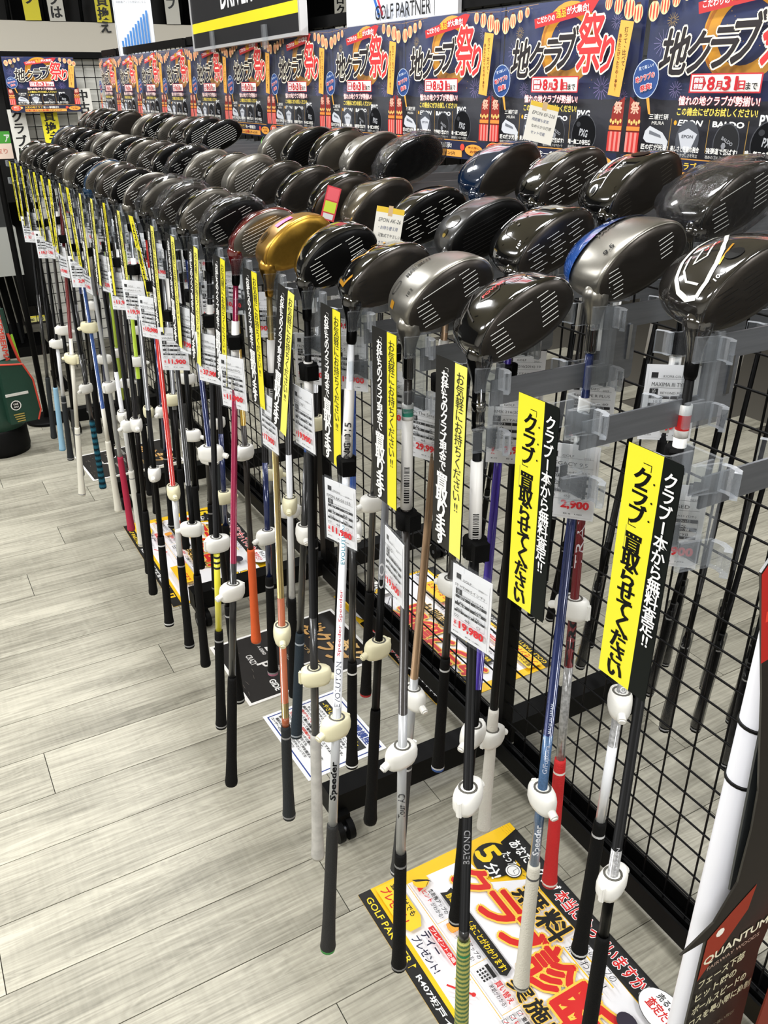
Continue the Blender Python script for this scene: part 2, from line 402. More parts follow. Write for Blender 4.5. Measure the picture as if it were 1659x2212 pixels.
def body_mesh(var):
    b = B(); N = 40; vs = []; fs = []
    V = [-.0, .0012, .004, .009, .017, .028, .041, .054, .067, .080, .091, .099, .1045, .1082, .1104]
    Q = [.955, .985, 1, 1, 1, 1, 1, 1, 1, 1, 1, 1, 1, 1, 1]
    for v, q in zip(V, Q):
        for i in range(N):
            u, wv = sec(2*PI*i/N, max(0, v), q, var)
            if var == 1 and wv > 0 and v > .02: wv *= 1-.10*math.sin((u-UC)/HW*3)**2
            vs.append(hp(u, v, wv))
    for k in range(len(V)-1):
        for i in range(N):
            j = (i+1) % N; fs.append((k*N+i, k*N+j, (k+1)*N+j, (k+1)*N+i))
    fs.append(tuple(range(N))[::-1]); fs.append(tuple((len(V)-1)*N+i for i in range(N)))
    b.add(vs, fs, MC['_slot'], True)
    # hosel: flares into the heel
    b.lathe([(.0062, -.038), (.0068, -.030), (.0076, -.022), (.0092, -.014), (.0116, -.006), (.0142, .002), (.0152, .010), (.011, .018), (.004, .022)], MC['_slot'], 16)
    return b.fix('head')
MC['_slot'] = bpy.data.materials.new('slot')
def face_mesh():
    b = B(); N = 40; vs = []; fs = []
    for q, dv in ((.945, -.0002), (.93, -.0016), (.72, -.0030), (.4, -.0040), (.12, -.0044)):
        for i in range(N):
            u, wv = sec(2*PI*i/N, 0, 1); vs.append(hp(UC+(u-UC)*q, dv, wv*q))
    for k in range(4):
        for i in range(N):
            j = (i+1) % N; fs.append((k*N+i, k*N+j, (k+1)*N+j, (k+1)*N+i))
    fs.append(tuple(4*N+i for i in range(N)))
    b.add(vs, fs, MC['_slot'], True); return b.fix('face')
def fdepth(u, wv):
    r = max(abs(u-UC)/.055, abs(wv)/.034 if wv > 0 else abs(wv)/.021); return -.0046+.003*r*r-.0003
def lines_mesh(kind):
    b = B(); rows = []
    def seg(u0, u1, wv, t=.00045):
        n = max(1, int(abs(u1-u0)/.012)); pts = []
        for i in range(n+1):
            u = u0+(u1-u0)*i/n
            for s_ in (-t, t): pts.append(hp(u, fdepth(u, wv), wv+s_))
        b.add(pts, [(2*i, 2*i+2, 2*i+3, 2*i+1) for i in range(n)], MC['_slot'])
    if kind == 0:      # short bars heel and toe, one long on top
        seg(.030, .074, .024); seg(.080, .094, .024)
        for i in range(6):
            wv = .018-i*.0055; seg(.018+abs(i-2)*.0008, .036+.001*i, wv); seg(.082-.001*i, .102-abs(i-1)*.001, wv)
    elif kind == 1:    # full width lines
        for i in range(9):
            wv = .024-i*.0050; k = .050*math.sqrt(max(.05, 1-(wv/.034 if wv > 0 else wv/.024)**2)); seg(UC-k*.85, UC+k*.85, wv, .0004)
    elif kind == 2:    # staggered short bars
        for i in range(7):
            wv = .022-i*.0056
            for j in range(3):
                u = .020+j*.030+(i % 2)*.006; seg(u, u+.018, wv, .0004)
    elif kind == 3:    # heel group and toe group only
        for i in range(7):
            wv = .020-i*.0052; seg(.016+abs(i-3)*.001, .034-.001*abs(i-3), wv)
            if i < 5: seg(.084, .104-.0015*abs(i-1), wv)
    return b.mesh('score_lines')
bodies = [body_mesh(i) for i in range(3)]; facem = face_mesh(); linem = [lines_mesh(i) for i in range(4)]
def sole_z(u, v):
    hw_ = hwf(v); c = min(.999, abs((u-UC)/hw_)); cc = c**(1/.85); s_ = math.sqrt(max(0, 1-cc*cc))
    taper = 1-.20*max(0, -(u-UC)/hw_)**1.3
    return wpf(v)*s_**.85*taper+.004*(v/VB)
def soleB(b, quads, mt, lift=.0005, thick=True):
    for poly in quads:
        vs = [hp(u, v, sole_z(u, v)+lift) for u, v in poly]; b.add(vs, [tuple(range(len(vs)))], mt)
VK = .80
def sole_strip(b, path, wd, mt, lift=.0006, n=6):
    path = [(p[0], p[1]*VK) for p in path]
    """a raised inlay following (u,v) points on the sole"""
    pts = []
    for i in range(len(path)-1):
        for k in range(n): t = k/n; pts.append((path[i][0]*(1-t)+path[i+1][0]*t, path[i][1]*(1-t)+path[i+1][1]*t))
    pts.append(path[-1]); vs = []
    for i, p in enumerate(pts):
        a = Vector(pts[max(0, i-1)]); c = Vector(pts[min(len(pts)-1, i+1)]); d = (c-a).normalized(); nn = Vector((-d.y, d.x))*wd/2
        for s_ in (-1, 1):
            u, v = p[0]+nn.x*s_, p[1]+nn.y*s_; vs.append(hp(u, v, sole_z(u, v)+lift))
    b.add(vs, [(2*i, 2*i+2, 2*i+3, 2*i+1) for i in range(len(pts)-1)], mt)
def sole_disc(b, u, v, r, mt, lift=.0007, sq=1):
    v *= VK
    vs = [hp(u, v, sole_z(u, v)+lift)]+[hp(u+r*math.cos(a), v+r*sq*math.sin(a), sole_z(u+r*math.cos(a), v+r*sq*math.sin(a))+lift) for a in [2*PI*i/16 for i in range(16)]]
    b.add(vs, [(0, i+1, (i+1) % 16+1) for i in range(16)], mt)
def sole_text(b, body, u, v, wd, h, mt, rot=0, bold=.02):
    """lettering on the sole; reads with +u to the right seen from behind the face"""
    v *= VK; v0, f0, x0, x1, y0, y1 = glyphs(body, bold, .2); cr, sr = math.cos(math.radians(rot)), math.sin(math.radians(rot)); vs = []
    for a, c in v0:
        a = (a-x0)/(x1-x0)*wd; c = (c-y0)/(y1-y0)*h
        uu = u+a*cr-c*sr; vv = v+a*sr+c*cr; vs.append(hp(uu, vv, sole_z(uu, vv)+.0010))
    b.add(vs, f0, mt)
GLB = mat('gloss_black_paint', '#0b0b0b', .1, 0, 1, noise=.3, scale=60)
GLG = mat('gloss_grey_paint', '#2a2826', .14, .4, 1)
SIL = mat('satin_silver', '#8f8c84', .3, .9, noise=.1, scale=90)
CHR = mat('polished_steel', '#a8a8a6', .12, 1)
GOLD = mat('satin_gold', '#b48a3e', .32, 1, noise=.12, scale=120)
BLUE = mat('gloss_blue', '#1c4f9e', .15, .2, 1)
NAVYB = mat('metallic_navy', '#1c3a57', .14, .4, 1)
RED = mat('gloss_dark_red', '#5a1014', .15, .2, 1)
OLIVE = mat('gloss_olive', '#3a3b12', .12, .3, 1)
FBL = mat('matt_black_face', '#0c0c0c', .38, .3, noise=.2, scale=300)
FGR = mat('brushed_grey_face', '#3d3935', .36, .8, noise=.18, scale=200, stretch=(.1, 1, 1))
FLG = mat('light_grey_face', '#625e57', .36, .8, noise=.1, scale=200)
FGO = mat('brushed_gold_face', '#b08a3a', .36, 1, noise=.2, scale=200)
LW = mat('white_score_paint', '#e8e8e4', .5); LK = mat('dark_score_paint', '#151413', .5)
WHT = mat('white_ink', '#f2f2f0', .4); REDI = mat('red_ink', '#d02a2a', .4); KI = mat('black_ink', '#111111', .4); GOI = mat('gold_ink', '#d79b2c', .3, .6)
def accents(kind):
    b = B()
    if kind == 'plain':
        sole_disc(b, .06, .085, .007, CHR); sole_disc(b, .06, .085, .004, FBL, .0012)
        sole_strip(b, [(.02, .035), (.05, .06), (.06, .075)], .0012, FGR); sole_strip(b, [(.10, .035), (.075, .06), (.06, .075)], .0012, FGR)
    elif kind == 'hex':
        for c in ((.055, .045), (.085, .04)):
            r = .014; sole_strip(b, [(c[0]+r*math.cos(a*PI/3), c[1]+r*.8*math.sin(a*PI/3)) for a in range(7)], .0013, FGR, n=2)
        sole_strip(b, [(.02, .03), (.03, .06), (.05, .085)], .0018, FGR); sole_text(b, 'POWER', .045, .042, .03, .006, REDI, 0)
    elif kind == 'chevron':
        sole_strip(b, [(.038, .062), (.052, .038), (.072, .045)], .0035, GOI, n=5); sole_strip(b, [(.072, .070), (.088, .058), (.083, .040)], .003, GOI)
        sole_strip(b, [(.012, .055), (.008, .030), (.020, .014)], .004, GOI); sole_text(b, 'EPON', .040, .068, .026, .007, WHT, 8)
    elif kind == 'maruman':
        sole_text(b, 'MARUMAN', .040, .052, .036, .009, KI, 0); sole_text(b, 'SHUTTLE', .050, .068, .020, .006, KI, 0)
        sole_strip(b, [(.026+.008*math.cos(a*PI/6), .066+.008*math.sin(a*PI/6)) for a in range(13)], .0012, KI, n=1); sole_text(b, '10.5', .020, .018, .010, .004, KI, 0)
        sole_strip(b, [(.010, .060), (.008, .045)], .006, GOI)
    elif kind == 'romaro':
        b2 = [(.035, .04), (.03, .075), (.075, .08), (.08, .06)]
        sole_strip(b, b2, .0014, WHT); sole_text(b, 'RomaRo', .044, .062, .034, .009, WHT, 4); sole_strip(b, [(.02, .036), (.075, .044)], .0014, WHT)
        sole_text(b, 'TYPE R', .046, .050, .016, .005, REDI, 2); sole_text(b, 'PLUS', .048, .028, .014, .0045, WHT, 2)
        sole_disc(b, .085, .030, .008, FBL, sq=1.6); sole_disc(b, .018, .050, .007, CHR); sole_disc(b, .018, .050, .004, FBL, .0012)
    elif kind == 'ef':
        sole_text(b, 'EPON', .045, .078, .022, .005, WHT); sole_text(b, 'EF-220', .036, .062, .020, .006, WHT); sole_text(b, 'HT', .020, .016, .007, .004, WHT)
        sole_disc(b, .012, .050, .006, CHR)
    elif kind == 'ten':
        sole_text(b, '10°', .016, .010, .009, .005, WHT); sole_strip(b, [(.025, .025), (.03, .06), (.06, .085)], .0012, FGR)
        for u, v in ((.05, .06), (.062, .05), (.045, .045), (.07, .065)): sole_disc(b, u, v, .0018, SIL)
        sole_strip(b, [(.04, .09), (.075, .088)], .003, WHT)
    elif kind == 'matte':
        sole_disc(b, .030, .032, .010, GLG, sq=1.5); sole_disc(b, .014, .030, .005, CHR); sole_strip(b, [(.040, .066), (.085, .072)], .003, WHT); sole_strip(b, [(.055, .030), (.040, .062)], .0014, GLG)
    elif kind == 'blue':
        sole_text(b, '9.5', .030, .014, .014, .006, KI); sole_text(b, 'XADISA', .048, .052, .030, .010, FLG, 6)
    elif kind == 'arc':
        W = mat('pearl_white_inlay', '#cfcfc6', .25)
        sole_strip(b, [(.090, .088), (.066, .088), (.042, .080), (.024, .066), (.013, .048), (.009, .030), (.012, .018)], .0042, W); sole_strip(b, [(.012, .018), (.026, .018), (.046, .026), (.064, .038), (.078, .052), (.092, .072)], .0042, W)
        sole_strip(b, [(.050, .074), (.032, .062), (.022, .044), (.022, .026)], .0022, W); sole_strip(b, [(.060, .066), (.040, .055), (.052, .047), (.074, .064)], .002, W)
        sole_text(b, 'V-iQ', .058, .056, .018, .004, REDI); sole_text(b, '10.5', .028, .007, .013, .0045, WHT)
        sole_disc(b, .062, .020, .009, FBL, sq=.8); sole_strip(b, [(.045, .022), (.075, .036)], .0018, GOI)
    elif kind == 'star':
        sole_strip(b, [(.02, .02), (.03, .05), (.05, .07)], .008, SIL); sole_strip(b, [(.012, .035), (.04, .04)], .004, SIL); sole_text(b, 'XXIO', .05, .05, .026, .007, SIL)
    elif kind == 'redline':
        sole_strip(b, [(.03, .06), (.06, .085), (.09, .06)], .003, WHT); sole_strip(b, [(.035, .056), (.06, .078), (.085, .056)], .004, RED)
    elif kind == 'lime':
        sole_strip(b, [(.02, .03), (.04, .07)], .002, mat('lime_ink', '#6fbf4a', .4)); sole_disc(b, .06, .08, .007, CHR)
    elif kind == 'goldweight':
        sole_disc(b, .03, .045, .011, GOLD); sole_disc(b, .03, .045, .008, mat('dark_gold', '#6a5120', .3, 1), .0014); sole_strip(b, [(.04, .05), (.07, .08), (.09, .08)], .0012, KI)
    return b.mesh('sole_badge')
ACC = {}
def acc(kind):
    if kind not in ACC: ACC[kind] = accents(kind)
    return ACC[kind]
def wrap_mesh():
    b = B(); N = 28; vs = []; fs = []; rnd = random.Random(3)
    V = [-.010, -.006, .002, .02, .04, .06, .08, .096, .108, .114]
    for k, v in enumerate(V):
        q = 1.06 if 0 < k < len(V)-1 else .80
        if k == 0: q = .55
        for i in range(N):
            u, wv = sec(2*PI*i/N, min(.1015, max(0, v)), q); j = rnd.uniform(-.0016, .0022)
            vs.append(hp(u, v, wv+math.copysign(.003, wv)+j)+TV*rnd.uniform(-.001, .001))
    for k in range(len(V)-1):
        for i in range(N):
            j = (i+1) % N; fs.append((k*N+i, k*N+j, (k+1)*N+j, (k+1)*N+i))
    fs.append(tuple(range(N))); fs.append(tuple((len(V)-1)*N+i for i in range(N)))
    b.add(vs, fs, WRAP, True); b.lathe([(.010, -.016), (.0125, -.005), (.013, .008), (.018, .024), (.024, .036)], WRAP, 18); return b.fix('plastic_wrap')
wrapm = wrap_mesh()
def slots(o, *ms):
    for i, m in enumerate(ms):
        o.material_slots[i].link = 'OBJECT'; o.material_slots[i].material = m
SH = {n: mat('shaft_'+n, c, r, m_, co) for n, c, r, m_, co in [
    ('black', '#040404', .42, 0, 0), ('smoke', '#100e0d', .4, .1, 0), ('white', '#dddfe2', .25, 0, 1), ('silver', '#b4b6b8', .35, .3, .2), ('brown', '#1c1611', .35, .1, .15),
    ('gold', '#8b7a4c', .25, .7, 1), ('copper', '#8a6f52', .3, .5, .8), ('purple', '#33207c', .22, .2, 1), ('navy', '#14224f', .2, .2, 1), ('magenta', '#7d0f36', .22, .2, 1),
    ('red', '#b5241c', .22, .1, 1), ('darkred', '#5c1015', .22, .1, 1), ('blue', '#1b4486', .25, .1, 1), ('yellow', '#e9e03c', .3, 0, .7), ('lime', '#a8c42c', .3, 0, .7), ('orange', '#e8642a', .4, 0, .3), ('amber', '#9a7a20', .25, .3, .9),
    ('wood', '#9a4f2c', .35, 0, .6), ('cream', '#dfdccf', .4, 0, .4), ('grey', '#77797c', .28, .5, .8), ('teal', '#1f5262', .3, .1, .8)]}
SH['marble'] = mat('grip_marble', '#b5b3ae', .6, noise=.45, scale=45)
SH['camo'] = mat('shaft_camo', '#8d8d8c', .25, 0, .8, noise=.95, scale=170)
SH['flame'] = mat('shaft_flame', '#1c1c1d', .3, 0, .4, noise=.95, scale=60, stretch=(1, 1, .3))
SH['pblack'] = mat('shaft_pattern_black', '#191a1b', .3, 0, .4, noise=.98, scale=120, stretch=(1, 1, .35))
SH['bluecarb'] = mat('shaft_blue_carbon', '#3d5f86', .3, .2, .8, noise=.5, scale=400)
SH['wood'] = mat('shaft_woodgrain', '#9a4f2c', .35, 0, .6, noise=.4, scale=120, stretch=(1, 1, .2))
def bandmat(name, c1, c2, sc=180):
    if name in MC: return MC[name]
    m = mat(name, c1, .7); nt = m.node_tree; w_ = nt.nodes.new('ShaderNodeTexWave'); w_.bands_direction = 'Z'; w_.inputs['Scale'].default_value = sc; w_.inputs['Distortion'].default_value = 3; w_.inputs['Detail Scale'].default_value = 40
    tc = nt.nodes.new('ShaderNodeTexCoord'); nt.links.new(tc.outputs['Object'], w_.inputs[0]); mx = nt.nodes.new('ShaderNodeMix'); mx.data_type = 'RGBA'; mx.inputs[6].default_value = lin(c1); mx.inputs[7].default_value = lin(c2)
    nt.links.new(w_.outputs['Fac'], mx.inputs[0]); nt.links.new(mx.outputs[2], nt.nodes['Principled BSDF'].inputs['Base Color']); return m
SH['greenpat'] = bandmat('grip_green_yellow', '#1d5a3a', '#b3ad5a', 35)
SH['navyring'] = bandmat('grip_navy_rings', '#17242e', '#17242e')
SH['tealring'] = bandmat('grip_black_teal', '#0e1214', '#2a6a80', 14)
def gm(c): return mat('grip_'+c.strip('#'), c, .72, bump=.6, scale=420)
LABEL_TXT = ['NG11ZBD', 'RS 600', 'TR S 55', 'AK26 R2', 'G7 60 S']
def bars(b, r, z0, z1, side):
    """little barcode bars wrapped on one side of the label"""
    rnd = random.Random(5); z = z0
    while z < z1:
        t = rnd.choice((.0008, .0014, .002)); an0, an1 = side-.55, side+.35
        vs = [(r*math.cos(a), r*math.sin(a), zz) for zz in (z, z+t) for a in (an0, (an0+an1)/2, an1)]
        b.add(vs, [(0, 1, 4, 3), (1, 2, 5, 4)], KI); z += t+rnd.choice((.001, .0016))
L0 = 1.10
def club(T, delta, body=GLB, face=FBL, lines=(0, LW), var=0, badge='plain', wrap=False, ferr='plain', shaft=None, grip='#111111', cap=None, gtop=None, label=True, lab='', ring=None, group='', phi=None, far=False, sleeve=False, cat='golf club'):
    root = empty('golf_club', T); root.empty_display_size = .01
    d = Vector(delta).normalized(); root.rotation_euler = Vector((0, 0, -1)).rotation_difference(d).to_euler()
    tag(root, lab, cat, group)
    phi = -.2 if phi is None else phi
    h = link('head', bodies[var], root, (0, 0, 0), (0, 0, phi)); slots(h, body)
    f = link('face', facem, h); slots(f, face)
    if lines is not None:
        l = link('score_lines', linem[lines[0]], h); slots(l, lines[1]); l['kind'] = 'stuff'
    if badge: link('sole_badge', acc(badge), h)
    if wrap: link('plastic_wrap', wrapm, h)
    shaft = shaft or [('black', 1)]
    # shaft (top to grip)
    g0 = gtop if gtop else -(L0-.268); n = 10 if not far else 7
    prof = []; mts = []; z = -.010; top = z; span = g0-top
    r0, r1 = .0047, .0076
    fr = 0
    for c, e in shaft:
        za, zb = top+span*fr, top+span*e
        prof.append((r0+(r1-r0)*fr, za)); mts.append(SH[c]); prof.append((r0+(r1-r0)*e, zb)); mts.append(SH[c]); fr = e
    b = B(); b.lathe(prof, mts[:len(prof)-1], n); b.obj('shaft', root)
    if not far:
        b = B()
        if ferr == 'silver': b.lathe([(.0078, -.040), (.0078, -.050)], CHR, 14); b.lathe([(.0072, -.012), (.0070, -.060), (.0074, -.061), (.0074, -.064), (.0068, -.066), (.0074, -.068), (.0074, -.070), (.006, -.073)], [GLB, GLB, CHR, GLB, GLB, CHR, GLB], 14)
        elif ferr == 'gold': b.lathe([(.0074, -.012), (.0074, -.022), (.0074, -.024), (.0074, -.030)], [GOLD, GLB, GOLD], 14)
        elif ferr == 'blacksil': b.lathe([(.0076, -.014), (.0076, -.026), (.0070, -.028), (.0070, -.052), (.006, -.055)], [CHR, CHR, GLB, GLB], 14)
        else: b.lathe([(.0072, -.012), (.0068, -.042), (.0056, -.046)], SH['black'], 14)
        b.obj('ferrule', root)
    if label:
        b = B(); LB = mat('label_white', '#eceae6', .4)
        if label == 'red': b.lathe([(.0071, -.072), (.0071, -.082), (.0071, -.098), (.0071, -.106)], [LB, mat('label_red', '#d0282a', .4), LB], 12)
        if label == 'teal': b.lathe([(.0071, -.086), (.0071, -.091), (.0071, -.101), (.0071, -.106)], [LB, mat('label_teal', '#2f8f78', .4), LB], 12)
        b.lathe([(.0070, -.106), (.0076, -.225)], LB, 12)
        if not far: bars(b, .0078, -.215, -.165, -2.0)
        b.obj('label_sleeve', root)
    gz = gtop if gtop else g0
    G = gm(grip) if grip.startswith('#') else SH[grip]
    b = B(); cp = gm(cap) if cap else G; RI = gm(ring) if ring else None
    prof = [(.0090, gz+.004), (.0096, gz-.004), (.0098, gz-.020), (.0100, gz-.024), (.0104, -L0+.16), (.0112, -L0+.07), (.0126, -L0+.022), (.0138, -L0+.010), (.0138, -L0+.006), (.0128, -L0)]
    ms = [G, G, RI or G, G, G, G, G, RI or G, cp]
    b.lathe(prof, ms, 14 if not far else 8); go = b.obj('grip', root)
    if sleeve:
        b = B(); b.lathe([(.0135, gz+.025), (.0135, -L0+.12), (.0155, -L0+.015)], SLEEVE, 12); b.obj('grip_sleeve', go)
    return root
bodycol = [('black', GLB, FBL, LW), ('black', GLB, FGR, LK), ('dark grey', GLG, FGR, LW), ('silver', SIL, FLG, LK), ('black', GLB, FBL, LW), ('grey-faced black', GLB, FLG, LK), ('black', GLB, FGR, LW), ('grey', GLG, FBL, LW)]
shp = ['black', 'black', 'smoke', 'black', 'white', 'grey', 'black', 'flame', 'pblack', 'navy', 'black', 'brown', 'black', 'smoke']
gpc = ['#111111']*9+['#141a1e', '#2c2c2c']
ROWN = ['front', 'middle', 'back']; GR = ['drivers in the front row of the rack', 'drivers in the middle row of the rack', 'drivers in the back row of the rack']
D = {}
D[0, 2] = dict(body=GLB, delta=(-.019, -.062), badge='hex', lines=(0, LW), ferr='silver', shaft=[('black', .97), ('flame', 1)], grip='greenpat', ring='#1d7a4a', lab='large gloss black driver with green patterned grip, nearest of the front row')
D[0, 3] = dict(delta=(-.019, -.015), body=SIL, face=FGR, lines=(0, LW), badge='maruman', ferr='blacksil', label='teal', shaft=[('brown', .66), ('silver', 1)], ring='#777777', lab='silver-soled driver with long white score lines beside the nearest black driver')
D[0, 4] = dict(body=GLB, delta=(-.113, -.071), face=FGR, lines=(3, LK), badge='chevron', shaft=[('white', .72), ('silver', 1)], grip='#1a1a1a', cap='#3f9a4a', lab='black driver with gold chevrons, white shaft and green butt cap')
D[0, 5] = dict(body=GLB, delta=(-.04, -.018), badge='plain', lines=(0, LW), var=2, shaft=[('black', .68), ('flame', 1)], grip='marble', gtop=-.80, lab='black driver with white and grey marbled grip, front row')
D[0, 6] = dict(delta=(-.049, -.04), body=GOLD, face=FGO, lines=None, badge='goldweight', ferr='gold', shaft=[('gold', .66), ('wood', .93), ('gold', .97), ('wood', 1)], gtop=-.87, lab='gold driver with brushed gold face and wood-look lower shaft')
D[0, 7] = dict(delta=(-.122, -.038), body=RED, face=FLG, lines=(1, LW), badge='plain', shaft=[('magenta', .68), ('pblack', 1)], lab='dark red driver with grey face on a magenta shaft')
D[0, 8] = dict(delta=(-.077, .011), wrap=True, shaft=[('black', .72), ('yellow', 1)], ring='#999999', lab='film-wrapped driver with yellow lower shaft, front row')
D[0, 9] = dict(body=GLB, delta=(-.006, -.063), lines=(0, LW), ring='#aaaaaa', lab='rounded black driver left of the film-wrapped one, front row')
D[0, 10] = dict(delta=(-.03, -.02), wrap=True, lines=(0, LW), body=GLG, lab='larger film-wrapped driver, ninth of the front row')
D[0, 11] = dict(delta=(-.042, -.064), wrap=True, face=FLG, shaft=[('red', .76), ('white', 1)], ring='#888888', lab='film-wrapped driver on a bright red shaft')
D[0, 12] = dict(delta=(-.06, -.079), lines=(2, LW), face=FGR, body=SIL, ring='#cccccc', lab='silver driver with staggered score lines, front row')
D[0, 14] = dict(delta=(-.028, -.043), lines=(1, LW))
D[0, 15] = dict(delta=(-.0, .005), grip='#d8d6cc', shaft=[('black', .6), ('white', 1)], body=NAVYB)
D[0, 16] = dict(delta=(-.003, -.008), grip='#b01c40', shaft=[('silver', 1)])
D[0, 17] = dict(delta=(-.006, .018), grip='cream', shaft=[('blue', .85), ('cream', 1)])
D[0, 18] = dict(delta=(-.094, .064), shaft=[('darkred', .6), ('cream', 1)], grip='cream')
D[0, 19] = dict(delta=(-.009, -.04), grip='tealring', shaft=[('black', .7), ('flame', 1)])
D[0, 22] = dict(delta=(-.07, .0), grip='#8db8d2', cap='#6aa5c8')
D[1, 1] = dict(delta=(-.019, -.027), body=GLG, face=FGR, lines=(2, LK), badge='arc', ferr='plain', label='red', shaft=[('black', .8), ('camo', .86), ('black', 1)], lab='big dark grey driver with white curved inlay, middle row nearest the camera')
D[1, 2] = dict(delta=(-.029, -.028), body=SIL, face=FGR, lines=(3, LW), badge='blue', ferr='blacksil', shaft=[('navy', .70), ('bluecarb', 1)], grip='#d9d5c8', ring='#555555', lab='silver driver with blue rear panel on a navy shaft')
D[1, 3] = dict(delta=(-.055, -.018), body=GLB, face=FGR, lines=(2, LW), badge='ten', shaft=[('purple', .72), ('black', 1)], ring='#aaaaaa', lab='black driver marked ten degrees on a purple shaft')
D[1, 4] = dict(delta=(-.094, -.022), body=mat('satin_black_paint', '#141414', .3, 0, .3), face=FBL, lines=(1, LK), badge='matte', shaft=[('copper', .8), ('silver', 1)], ring='#bbbbbb', lab='satin black driver on a copper brown shaft')
D[1, 5] = dict(body=GLB, delta=(-.079, -.031), face=FBL, lines=(2, LW), badge='plain', shaft=[('grey', .66), ('black', 1)], lab='black driver behind the handwritten card, grey shaft')
D[1, 6] = dict(delta=(-.038, -.015), body=mat('gloss_bronze', '#6e6656', .18, .7, 1), face=FGR, lines=(3, LK), badge='plain', shaft=[('blue', .6), ('flame', 1)], ring='#eeeeee', lab='bronze and olive driver beside the red and yellow sticker')
D[1, 7] = dict(body=GLB, delta=(-.106, -.015), badge='plain', lines=None, shaft=[('blue', .5), ('pblack', 1)], grip='#1c2c38', ring='#a8b0b8', lab='plain black driver behind the gold one with navy ringed grip')
D[1, 8] = dict(delta=(-.05, -.02), face=FGR, lines=(1, LK))
D[1, 9] = dict(delta=(-.062, -.059), face=FGR, lines=(1, LK), cap='#c77a9a')
D[1, 10] = dict(delta=(-.047, -.05), grip='#e5622a', shaft=[('amber', .6), ('brown', 1)], lines=(1, LW), lab='black driver with a bright orange grip, middle row')
D[1, 11] = dict(delta=(-.06, -.03), face=FLG, lines=(1, LK)); D[1, 12] = dict(delta=(-.05, -.03), body=SIL, face=FLG, lines=(2, LW)); D[1, 13] = dict(delta=(-.05, -.03), wrap=True)
D[1, 19] = dict(delta=(-.04, 0), body=SIL, shaft=[('lime', 1)]); D[1, 24] = dict(delta=(-.04, 0), body=NAVYB); D[1, 17] = dict(delta=(-.04, 0), shaft=[('lime', .8), ('black', 1)])
D[2, 2] = dict(delta=(-.082, -.06), body=GLG, face=FGR, lines=(0, LW), wrap=True, shaft=[('black', .70), ('camo', .83), ('white', 1)], ring='#cccccc', lab='film-wrapped grey driver at the near end of the back row')
D[2, 3] = dict(body=GLB, delta=(-.037, -.073), face=FGR, lines=(3, FLG), badge='romaro', shaft=[('darkred', .78), ('camo', 1)], grip='#c81f22', ring='#e8e0d8', lab='black driver with white lettered badge and red grip')
D[2, 4] = dict(body=GLB, delta=(-.065, -.056), lines=(2, LW), badge='ef', shaft=[('black', 1)], grip='#d6d3ca', lab='black driver with white dashes on the face and white grip')
D[2, 5] = dict(delta=(-.054, -.02), lines=None, body=mat('gloss_blue_black', '#0e2038', .1, .2, 1), badge='plain', shaft=[('brown', 1)], cap='#2c5cae', ring='#cccccc', lab='blue and black driver with a blue butt cap, back row')
D[2, 7] = dict(body=GLB, delta=(-.071, -.022), wrap=True, lines=None, shaft=[('flame', 1)], cap='#b8252a', lab='film-wrapped black driver left of the gap in the back row')
D[2, 8] = dict(delta=(-.07, -.02), body=SIL, face=FGR, lines=(1, LK), badge='star', lab='grey driver with silver star inlay, back row')
D[2, 9] = dict(body=GLB, delta=(-.07, -.02), lines=None, badge='redline', lab='black driver with red and white oval, back row')
D[2, 10] = dict(delta=(-.07, -.02), lines=(1, FGR)); D[2, 11] = dict(delta=(-.06, -.02), badge='lime', lines=(3, LW)); D[2, 14] = dict(delta=(-.06, -.02), lines=(1, LW), face=FBL, badge='plain')
SKIP = {(0, 0), (0, 1), (1, 0), (2, 0), (2, 1), (2, 6), (2, 12), (2, 13), (0, 24), (0, 25), (1, 25), (2, 20)}
clubs = {}
rnd = random.Random(11)
count = [0, 0, 0]
for j in range(3):
    for k in range(KMAX+1):
        if (j, k) in SKIP: continue
        count[j] += 1
        d = dict(D.get((j, k), {})); x, z = XS[j]
        if 'delta' not in d: d['delta'] = (rnd.uniform(-.08, -.03), rnd.uniform(-.035, .02))
        cn, bc, fc, lc = bodycol[(k*3+j*5) % 8]
        d.setdefault('body', bc); d.setdefault('face', fc)
        if 'lines' not in d: d['lines'] = ((k+j) % 4, lc)
        far = k > 12; d.setdefault('badge', None if far else 'plain'); d.setdefault('var', (k+j) % 3 if k > 5 else 0)
        s0 = rnd.choice(shp); s1 = rnd.choice(shp); d.setdefault('shaft', [(s0, rnd.uniform(.5, .8)), (s1, 1)]); d.setdefault('grip', rnd.choice(gpc))
        if k > 20 or (k > 15 and k % 3 == 0): d.setdefault('label', False)
        d.setdefault('ring', '#8a8a8a' if k % 3 == 0 else None); d.setdefault('phi', rnd.uniform(-.2, -.04))
        d.setdefault('lab', '%s driver hanging head up, %s from the near end of the %s row' % (cn, ORD[count[j]-1], ROWN[j]))
        dx, dy = d.pop('delta'); dz = -math.sqrt(L0*L0-dx*dx-dy*dy)
        clubs[j, k] = club((x, AY(k), z), (dx, dy, dz), group=GR[j], far=far, **d), Vector((x, AY(k), z)), Vector((dx, dy, dz))/L0
